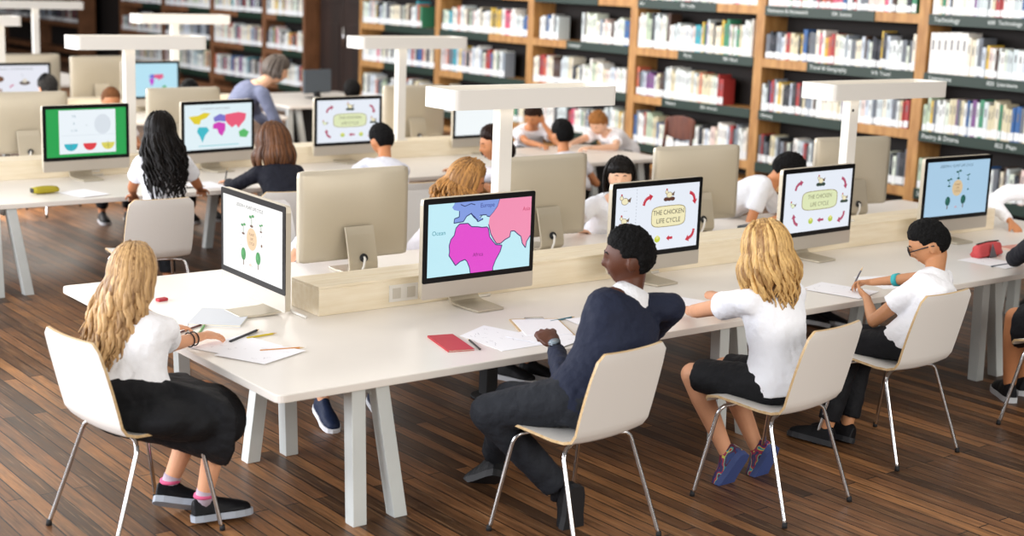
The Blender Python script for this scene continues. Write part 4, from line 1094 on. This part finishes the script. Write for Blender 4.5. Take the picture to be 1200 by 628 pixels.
# boy with glasses
J = dict(hd=(3.215, -.415, .960), nk=(3.175, -.490, .835), pe=(3.06, -.47, .525), sL=(3.05, -.49, .785), sR=(3.29, -.45, .79),
         eL=(2.960, -.33, .600), wL=(3.16, -.12, .650), eR=(3.43, -.22, .74), wR=(3.42, .06, .665),
         kL=(2.925, -.245, .47), kR=(3.06, -.21, .48), aL=(2.80, -.235, .085), aR=(2.93, -.25, .085), bow=.04)
g4, G4 = person('boy with glasses, white polo shirt and turquoise wristband writing on paper', J, 100, 'olive', 'black', 'short', 'shirt', '#fafbff', 'trousers', '#15161a', '#101114', '#24262a', None,
       hyaw=128, hpitch=28, voxel=.0055, collar='#f4f5f8', hairthick=.016,
       hands=dict(L=dict(d=(.25, .8, .25), pn=(.8, -.2, .5), curl=26), R=dict(d=(-.35, .75, -.1), pn=(-.4, 0, -1), curl=42, thumb=25)))
hw, ch, K = G4['hw'], G4['child'], G4['K']
mm = M()
for sx in (-1, 1):
    ring = [hw(V((sx*.031+.024*math.cos(2*PI*j/20), .100, .004+.017*math.sin(2*PI*j/20)))) for j in range(21)]
    mm.tube(ring, .0028, 6); mm.tube([hw(V((sx*.054, .098, .008))), hw(V((sx*.078, .02, .004))), hw(V((sx*.08, -.02, -.004)))], .0028, 6)
mm.tube([hw(V((-.008, .101, .006))), hw(V((.008, .101, .006)))], .0025, 6)
gl = ch('glasses', mm, mat('glasses frame', '#1c1c20', .3))
mm = M(); a, b = G4['J']['eR'], G4['J']['wR']; mm.tube([lerp(a, b, .42), lerp(a, b, .52)], [.0335, .0315], 18); ch('wristband', mm, mat('turquoise band', '#35b3b8', .6))
# child at the right edge
seated((4.50, -.62, 1.0), 95, s=1.12, label='child in dark clothes at the right edge, only an arm and legs in view', skin='warm', hair='brown', style='short', top='sweater', topc='#1d1f28', bottom='skirt', botc='#1a1b1f', voxel=.008, hyaw=60, hpitch=20,
       over=dict(hd=V((4.62, -.26, 1.06)), nk=V((4.55, -.30, .90)), pe=V((4.30, -.62, .53)), sL=V((4.46, -.20, .83)), sR=V((4.68, -.38, .83)), eL=V((4.60, .02, .69)), wL=V((4.86, .14, .665)), eR=V((4.8, -.15, .70)), wR=V((5.0, .05, .67)), kL=V((4.20, -.28, .46)), aL=V((4.24, -.26, .10)), kR=V((4.36, -.25, .46)), aR=V((4.42, -.22, .1))))

# ---------------------------------------------------------------- children across the front table
seated((1.62, 2.24, .90), -95, label='child hidden behind a computer back, only dark trousered legs show under the front table', skin='fair', hair='brown', style='short', top='shirt', topc='#dfe0ee', bottom='trousers', botc='#1b1c22', shoec='#1c2740', solec='#d8dade', voxel=.009,
       over=dict(kL=V((1.30, 1.62, .48)), kR=V((1.02, 1.60, .48)), aL=V((1.27, 1.32, .10)), aR=V((.93, 1.26, .13))), toe=V((-.15, -.9, -.25)), hz=.62)
seated((2.31, 2.04, .985), -70, s=1.0, label='girl with curly light brown hair across the front table, half behind a computer', skin='warm', hair='curly', style='long', length=.22, locks=240, wave=.020, wf=2.6, spreadw=.12, fluff=.62, top='shirt', topc='#e8e6ea', bottom='trousers', botc='#1b1c22', shoec='#111214', voxel=.008,
       hyaw=-45, hpitch=22, hairthick=.02, curly=.6, over=dict(kL=V((2.4, 1.62, .47)), kR=V((2.2, 1.62, .47)), aL=V((2.3, 1.42, .09)), aR=V((2.16, 1.44, .09))))
seated((3.33, 1.90, .975), -115, label='dark haired girl with a straight fringe looking over the chicken screen', skin='light', hair='black', style='bob', length=.10, locks=60, wave=.004, top='shirt', topc='#eceef4', bottom='trousers', botc='#1b1c22', voxel=.007, hyaw=-128, hpitch=10,
       hl=(-.16, .22), hr=(.20, .16), hairthick=.016, fringe=.38, azr=105)
seated((4.80, 1.90, .925), -75, label='dark haired child in white bending low beyond the second chicken screen', skin='warm', hair='black', style='short', top='shirt', topc='#eceef4', bottom='trousers', botc='#1b1c22', voxel=.01, hyaw=-40, hpitch=45, hairthick=.028, over=dict(nk=V((4.76, 1.98, .835)), pe=V((4.40, 2.28, .53)), aL=V((4.62, 1.5, .09)), aR=V((4.72, 1.42, .09))))
seated((6.40, .50, 1.0), 185, label='child in a white shirt at the far right end of the front table', skin='warm', hair='black', style='short', top='shirt', topc='#f8f9fd', sleeve=.95, bottom='trousers', botc='#1b1c22', voxel=.01, hyaw=200, s=1.1, over=dict(hd=V((6.20, .70, .95)), nk=V((6.14, .86, .87)), pe=V((6.66, 1.05, .53)), sL=V((6.13, .74, .82)), sR=V((6.07, 1.06, .82)), eL=V((5.98, .6, .69)), wL=V((5.9, .45, .64)), eR=V((6.0, 1.14, .66+.09)), wR=V((5.92, .92, .65)), kL=V((6.4, .85, .47)), kR=V((6.4, 1.05, .47)), aL=V((6.5, .85, .09)), aR=V((6.5, 1.05, .09))))

# ---------------------------------------------------------------- second row, near side
seated((1.38, 4.07, 1.095), 80, s=1.02, label='girl with very long black hair and a white shirt in the second row', skin='tan', hair='black', style='long', length=.40, locks=95, wave=.019, spreadw=.05, azr=110, fluff=.8, backbias=.17, top='shirt', topc='#eff1f6', bottom='trousers', botc='#17181c', voxel=.008, hyaw=70, hpitch=10,
       hr=(.36, .38), hl=(-.1, .38))
seated((2.17, 4.05, .978), 80, lean=.26, s=1.0, label='girl with a straight brown bob and a dark sweater holding a pencil, second row', skin='fair', hair='brown', style='bob', length=.19, locks=120, wave=.003, spreadw=.04, hs=1.14, azr=120, top='sweater', topc='#1b1d28', bottom='trousers', botc='#17181c', voxel=.008, hyaw=95, hpitch=14,
       hl=(-.12, .46, .66), hr=(.15, .4), hairthick=.02, over=dict(eL=V((1.98, 4.26, .67)), wL=V((2.06, 4.50, .665)), wR=V((2.4, 4.45, .66))))
seated((3.00, 4.02, .965), 88, s=1.0, label='boy with short black hair in a white shirt writing at the second row table', skin='warm', hair='black', style='short', top='shirt', topc='#e8eaf4', bottom='trousers', botc='#17181c', voxel=.008, hyaw=90, hpitch=25, hairthick=.018,
       over=dict(nk=V((2.96, 3.92, .83)), pe=V((2.84, 3.60, .53)), wL=V((3.0, 4.38, .70)), eL=V((2.86, 4.2, .69)), eR=V((3.14, 4.12, .70)), wR=V((3.02, 4.42, .66))))
seated((3.68, 3.62, .955), 150, s=1.0, label='dark haired girl with a rounded bob seen in profile behind the curly haired girl', skin='warm', hair='darkbrown', style='bob', length=.10, locks=80, wave=.006, spreadw=.03, hs=1.1, top='shirt', topc='#e6e4ea', bottom='trousers', botc='#17181c', voxel=.008, hyaw=165, hpitch=12, hairthick=.024,
       azr=110, over=dict(eL=V((3.62, 3.95, .69)), wL=V((3.78, 4.22, .65)), wR=V((3.95, 4.5, .64))))
seated((4.88, 4.32, .90), 80, s=1.0, label='child with a round black haired head seen from behind near the bookcases', skin='warm', hair='black', style='short', top='shirt', topc='#e8e6ea', bottom='trousers', botc='#17181c', voxel=.01, hyaw=80, hpitch=8, hairthick=.022, over=dict(nk=V((4.86, 4.28, .755)), pe=V((4.84, 4.12, .5))))
seated((6.33, 5.55, .815), 175, s=1.0, label='boy with light brown hair resting his arms on the table by the bookcases', skin='light', hair='lightbrown', style='short', top='shirt', topc='#f0eef0', bottom='trousers', botc='#17181c', voxel=.009, hyaw=200, hpitch=35, hairthick=.022,
       over=dict(nk=V((6.46, 5.58, .72)), pe=V((6.72, 5.60, .53)), sL=V((6.46, 5.43, .70)), sR=V((6.46, 5.73, .70)), eL=V((6.28, 5.24, .64)), wL=V((6.02, 5.30, .635)), eR=V((6.24, 5.70, .65)), wR=V((5.98, 5.52, .65))))
seated((5.86, 5.92, .86), -110, s=1.0, label='child in white by the bookcases with a hand held to the head', skin='warm', hair='darkbrown', style='short', top='shirt', topc='#eeedf2', bottom='trousers', botc='#17181c', voxel=.009, hyaw=-150, hpitch=30, hairthick=.02,
       over=dict(nk=V((5.92, 6.02, .75)), pe=V((6.0, 6.15, .53)), eL=V((6.0, 5.75, .64)), wL=V((5.93, 5.86, .80)), eR=V((5.72, 5.82, .64)), wR=V((5.70, 5.60, .64))), hands=dict(L=dict(d=(-.1, .2, .9), pn=(-.2, 1, 0), curl=15)))
# ---------------------------------------------------------------- farther children and the woman
seated((2.27, 7.02, .99), -100, label='brown haired child whose head top shows above the fractions screen', skin='warm', hair='brown', style='short', top='shirt', topc='#e8e6ea', bottom='trousers', botc='#17181c', voxel=.012, hyaw=-100)
seated((2.95, 6.98, 1.05), -95, label='dark haired child whose head top shows behind the world map screen', skin='warm', hair='black', style='short', top='shirt', topc='#e8e6ea', bottom='trousers', botc='#17181c', voxel=.012)
seated((2.30, 8.55, .97), 85, label='dark haired child in front of the brown nest pictures screen', skin='warm', hair='black', style='short', top='shirt', topc='#e8e6ea', bottom='trousers', botc='#17181c', voxel=.012, hairthick=.025)
seated((5.01, 7.71, .95), 60, label='dark haired child in dark clothes leaning at the pale table by the dark doors', skin='tan', hair='black', style='short', top='sweater', topc='#17181c', bottom='trousers', botc='#17181c', voxel=.012, hairthick=.02)
J = dict(hd=(4.02, 7.42, 1.195), nk=(3.86, 7.44, 1.07), pe=(3.66, 7.60, .66), sL=(3.84, 7.62, .99), sR=(3.80, 7.26, .99), eL=(3.98, 7.72, .76), wL=(4.05, 7.5, .64), eR=(3.84, 7.12, .78), wR=(3.98, 7.22, .64),
         kL=(3.66, 7.70, .38), kR=(3.66, 7.50, .38), aL=(3.60, 7.70, .09), aR=(3.60, 7.50, .09), bow=.05)
person('woman with short grey brown hair and a blue grey top leaning forward over a table', J, -10, 'light', 'grey', 'bob', 'sweater', '#666d86', 'trousers', '#24252c', '#17181c', '#2a2c30', hyaw=-25, hpitch=22, voxel=.009, s=1.2, hs=1.12, length=.06, locks=90, wave=.006, hairthick=.024, azr=110, fringe=.42)
# ---------------------------------------------------------------- small things on the tables
SHN = [0]
def sheet(pts, label, cat='paper', m_=PAPER, th=.0012, z=TH, name='paper_sheet', group=None, marks=0):
    cx = sum(p[0] for p in pts)/len(pts); cy = sum(p[1] for p in pts)/len(pts)
    SHN[0] += 1; z += .0016*(SHN[0] % 3)
    m = M(); m.prism([V((x-cx, y-cy, 0)) for x, y in pts], (0, 0, .0004), (0, 0, .0004+th)); o = obj(name, m, m_); o.location = (cx, cy, z)
    if marks:
        mm = M(); rr = random.Random(int(cx*100)); a = V((*pts[0], 0)); b = V((*pts[1], 0)); d = V((*pts[3], 0)); cc = V((cx, cy, 0))
        for q in range(marks):
            u, v = rr.uniform(.1, .8), rr.uniform(.12, .88); p0 = a+(b-a)*u+(d-a)*v; L = rr.uniform(.03, .12); pp = [p0]
            for k in range(5): p0 = p0+(b-a)*L/5+(d-a)*rr.uniform(-.03, .03); pp.append(p0)
            for p_, q_ in zip(pp, pp[1:]):
                n = (q_-p_).cross(V((0, 0, 1))).normalized()*.0006
                mm.poly([p_-n-cc, q_-n-cc, q_+n-cc, p_+n-cc])
        mm.v = [V((v.x, v.y, .0006+th)) for v in mm.v]
        obj('pencil_marks', mm, mat('pencil grey', '#9a9aa2', .8), o)
    return tag(o, label, cat, group)
def rect_pts(x, y, a, b, deg):
    c, s = math.cos(R(deg)), math.sin(R(deg)); return [(x+u*c-v*s, y+u*s+v*c) for u, v in ((-a/2, -b/2), (a/2, -b/2), (a/2, b/2), (-a/2, b/2))]
def pencil(a, b, col, label, z=TH, r=.0042, name='pencil', cat='pencil', za=None, zb=None):
    A = V((a[0], a[1], a[2] if len(a) > 2 else z+r*1.05)); B_ = V((b[0], b[1], b[2] if len(b) > 2 else z+r*1.05)); d = unit(B_-A); L = (B_-A).length
    e = empty(name, label, cat, A); e.location = A
    m = M(); m.tube([V((0, 0, 0)), d*(L-.022)], r, 6); obj('barrel', m, mat('pencil '+col, col, .45), e, smooth=False)
    m = M(); m.tube([d*(L-.022), d*L], [r, .0006], 8); obj('tip', m, BIRCH_Y, e)
    return e
def book_flat(x, y, a, b, deg, h, col, label, name='notebook', z=TH):
    e = empty(name, label, 'notebook', (x, y, z), R(deg)); m = M(); m.box((0, 0, h-.001), (a, b, .002)); m.box((0, 0, .001), (a, b, .002)); m.box((-a/2+.001, 0, h/2), (.002, b, h-.001)); obj('cover', m, mat('cover '+col, col, .5), e)
    m = M(); m.box((.001, 0, h/2), (a-.006, b-.006, h-.004)); obj('pages', m, PGS, e); return e
# table end
book_flat(.36, 1.18, .23, .30, -38, .010, '#cfd3d8', 'pale closed notebook under the plant screen')
sheet([(-.0+.02, .78), (.12, .55), (.36, .62), (.30, .86)], 'white worksheet under the blond girl\'s hand', marks=6)
sheet([(.05, .62), (.16, .40), (.40, .50), (.30, .72)], 'white worksheet near the table corner below the orange pencil', marks=6)
pencil((.24, .59), (.42, .545), '#d08a3a', 'orange pencil on the worksheet near the table corner')
pencil((.29, .80), (.44, .815), '#d9c234', 'yellow pencil beside the blond girl\'s hand')
pencil((.20, .775), (.40, .90), '#23242a', 'black pen between the yellow pencil and the plant screen', r=.006, name='pen', cat='pen')
pencil((.07, 1.01), (.26, 1.12), '#5a1f22', 'dark red pencil left of the green one at the table end')
pencil((.14, .95), (.245, 1.10), '#4f9a3c', 'green pencil by the blond girl\'s wrist')
def eraser(x, y, deg, d, col, label, z=TH):
    m = M(); m.box((0, 0, d[2]/2), d); o = obj('eraser', m, mat('eraser '+col, col, .6), bevel=.003, seg=3); o.location = (x, y, z); o.rotation_euler = (0, 0, R(deg)); return tag(o, label, 'eraser')
eraser(.28, 1.62, 10, (.05, .03, .014), '#b0303a', 'small dark red eraser behind the blond girl')
# by the boy in navy
book_flat(.985, .31, .115, .26, -15, .008, '#c2333c', 'small red notebook beside the printed worksheet')
pencil((1.03, .16), (1.09, .33), '#2a2320', 'dark pencil lying along the red notebook')
sheet([(1.10, .40), (1.10, .10), (1.43, .10), (1.30, .50)], 'white worksheet between the red notebook and the clipboard', marks=14)
def clipboard(x, y, deg, label):
    e = empty('clipboard', label, 'clipboard', (x, y, TH), R(deg)); m = M(); m.prism(rrect(-.115, -.16, .115, .16, .012), (0, 0, 0), (0, 0, .004)); obj('board', m, BIRCH_Y, e)
    m = M(); m.prism([V((p[0], p[1], 0)) for p in ((-.105, -.152), (.105, -.152), (.105, .135), (-.105, .135))], (0, 0, .0045), (0, 0, .007)); obj('paper', m, PAPER, e)
    m = M(); m.box((0, .142, .009), (.09, .022, .008)); obj('clip', m, CHROME, e, bevel=.003); return e
clipboard(1.50, .34, -25, 'clipboard with paper under the computer with the map of Africa')
sheet(rect_pts(1.40, .18, .22, .28, 18), 'sheet of paper under the fist of the boy in navy', z=TH+.002, marks=8)
sheet(rect_pts(1.78, .25, .22, .28, -8), 'sheet of paper under the open hand of the boy in navy', marks=6)
pencil((1.60, .40), (1.76, .42), '#4b7c8c', 'blue grey pencil beyond the open hand of the boy in navy')
# girl 3
sheet(rect_pts(2.45, .30, .24, .32, 20), 'sheet of paper under the arms of the girl with wavy golden hair', marks=5)
sheet(rect_pts(2.85, .30, .22, .30, -10), 'sheet of paper right of the girl with wavy golden hair', marks=5)
pencil((2.05, .52), (2.25, .50), '#c8b890', 'pale pencil under the first chicken screen')
# boy 4
sheet(rect_pts(3.35, .20, .24, .32, 15), 'sheet of paper the boy with glasses writes on', marks=7)
sheet(rect_pts(3.75, .22, .22, .30, -20), 'sheet of paper right of the boy with glasses', marks=3)
pencil((3.395, .165, TH+.005), (3.425, .125, .735), '#5c5c66', 'slim pencil held upright by the boy with glasses')
pencil((3.08, .36), (3.22, .30), '#5a6c78', 'grey pencil on the paper left of the boy with glasses')
pencil((4.66, .20), (4.85, .20), '#4a5a6a', 'dark pencil on the paper left of the dark sleeve at the right edge')
sheet(rect_pts(4.78, .28, .22, .30, 5), 'sheet of paper in front of the dark sleeve at the right edge', marks=4)
# red pencil case: half open zip pouch
pc = empty('pencil_case', 'coral red fabric pencil case with a grey stripe under the blue plant screen', 'pencil case', (4.93, .42, TH), R(4))
m = M(); rings = []
for i in range(9):
    u = -1+2*i/8; wdt = .045*(1-.15*abs(u)**4); h = .085*(1-.12*abs(u)**3)
    rings.append([V((u*.125, math.cos(2*PI*j/18)*wdt*(1 if math.sin(2*PI*j/18) < 0 else .6), h*(.5+.5*math.copysign(abs(math.sin(2*PI*j/18))**.6, math.sin(2*PI*j/18))))) for j in range(18)])
m.loft(rings); obj('pouch', m, sbump('coral fabric', '#d85a5c'), pc, smooth=True)
m = M(); m.prism([V((-.045, -.047, .002)), V((.035, -.047, .002)), V((-.005, -.036, .082))], (0, -.002, 0), (0, .001, 0)); obj('stripe', m, mat('grey stripe', '#6f6a70', .7), pc)
m = M(); m.tube([(-.12, 0, .083), (0, 0, .088), (.12, 0, .083)], .004, 6); obj('zip', m, RUBBER, pc, smooth=True)
book_flat(5.35, .46, .16, .24, 85, .012, '#e29a86', 'salmon coloured notebook right of the red pencil case')
pencil((5.28, .44, TH+.018), (5.46, .42, TH+.018), '#b08a4a', 'tan pencil on the salmon coloured notebook')
# second row
pk = empty('pencil_case', 'small olive yellow pencil case on the second row table', 'pencil case', (.93, Y2+.33, TH), R(5))
m = M(); rings = []
for i in range(7):
    u = -1+2*i/6; rings.append([V((u*.085, math.cos(2*PI*j/14)*.04, .026+.026*math.sin(2*PI*j/14)*(1-.3*abs(u)**3))) for j in range(14)])
m.loft(rings); obj('pouch', m, sbump('olive fabric', '#a89a2c'), pk, smooth=True); m = M(); m.box((-.088, 0, .026), (.006, .05, .03)); obj('zip_end', m, RUBBER, pk, bevel=.002)
sheet(rect_pts(1.15, Y2+.22, .22, .28, 15), 'sheet of paper right of the olive pencil case', marks=3)
sheet(rect_pts(2.05, Y2+.25, .22, .30, 0), 'sheet of paper under the hand of the girl with long black hair', marks=3)
sheet(rect_pts(2.75, Y2+.20, .24, .30, 10), 'sheet of paper in front of the girl with the brown bob', marks=3)
sheet(rect_pts(3.35, Y2+.25, .24, .30, 10), 'sheet of paper in front of the boy in white, second row', marks=3)
pencil((2.08, 4.59, .625), (2.14, 4.66, .74), '#1d1d20', 'black pencil held by the girl with the brown bob')
pencil((1.86, Y2+.16), (2.02, Y2+.19), '#2a2320', 'dark pencil by the hand of the girl with long black hair')
eraser(3.05, Y2+1.12, 5, (.10, .04, .03), '#cdbf6e', 'pale yellow eraser on the second row box behind the brown bob', TH+.135)
m = M(); m.tube([(0, 0, 0), (0, 0, .035)], [.07, .075], 24); o = obj('round_tin', m, mat('teal tin', '#2f8d8c', .4), smooth=False); o.location = (3.10, 1.50, TH); tag(o, 'low round teal tin beside the elbow of the girl with the fringe', 'tin')
m = M(); m.prism(rrect(-.09, -.05, .09, .05, .02), (0, 0, 0), (0, 0, .03)); o = obj('dark_case', m, mat('dark slate', '#3a4248', .5), bevel=.006); o.location = (4.30, 1.72, TH); o.rotation_euler = (0, 0, .2); tag(o, 'dark slate coloured case beside the computer back near the bookcases', 'case')
# laptop-like dark screen on the far pale table
t = empty('dark_monitor', 'dark grey monitor on the pale table by the dark doors', 'monitor', (6.35, 10.7, TH-.06), R(10))
m = M(); m.box((0, 0, .26), (.42, .03, .28)); obj('case', m, mat('slate grey plastic', '#4b535b', .5), t, bevel=.01); m = M(); m.box((0, 0, .07), (.08, .04, .14)); m.box((0, 0, .066), (.24, .16, .012)); obj('stand', m, RUBBER, t, bevel=.004)
# black post with cables under the front table
m = M(); m.tube([(0, 0, 0), (0, 0, .012)], .09, 20); m.box((0, 0, .29), (.07, .07, .55)); o = obj('cable_post', m, RUBBER, bevel=.004); o.location = (1.88, 1.22, 0); tag(o, 'black cable post under the front table', 'post')
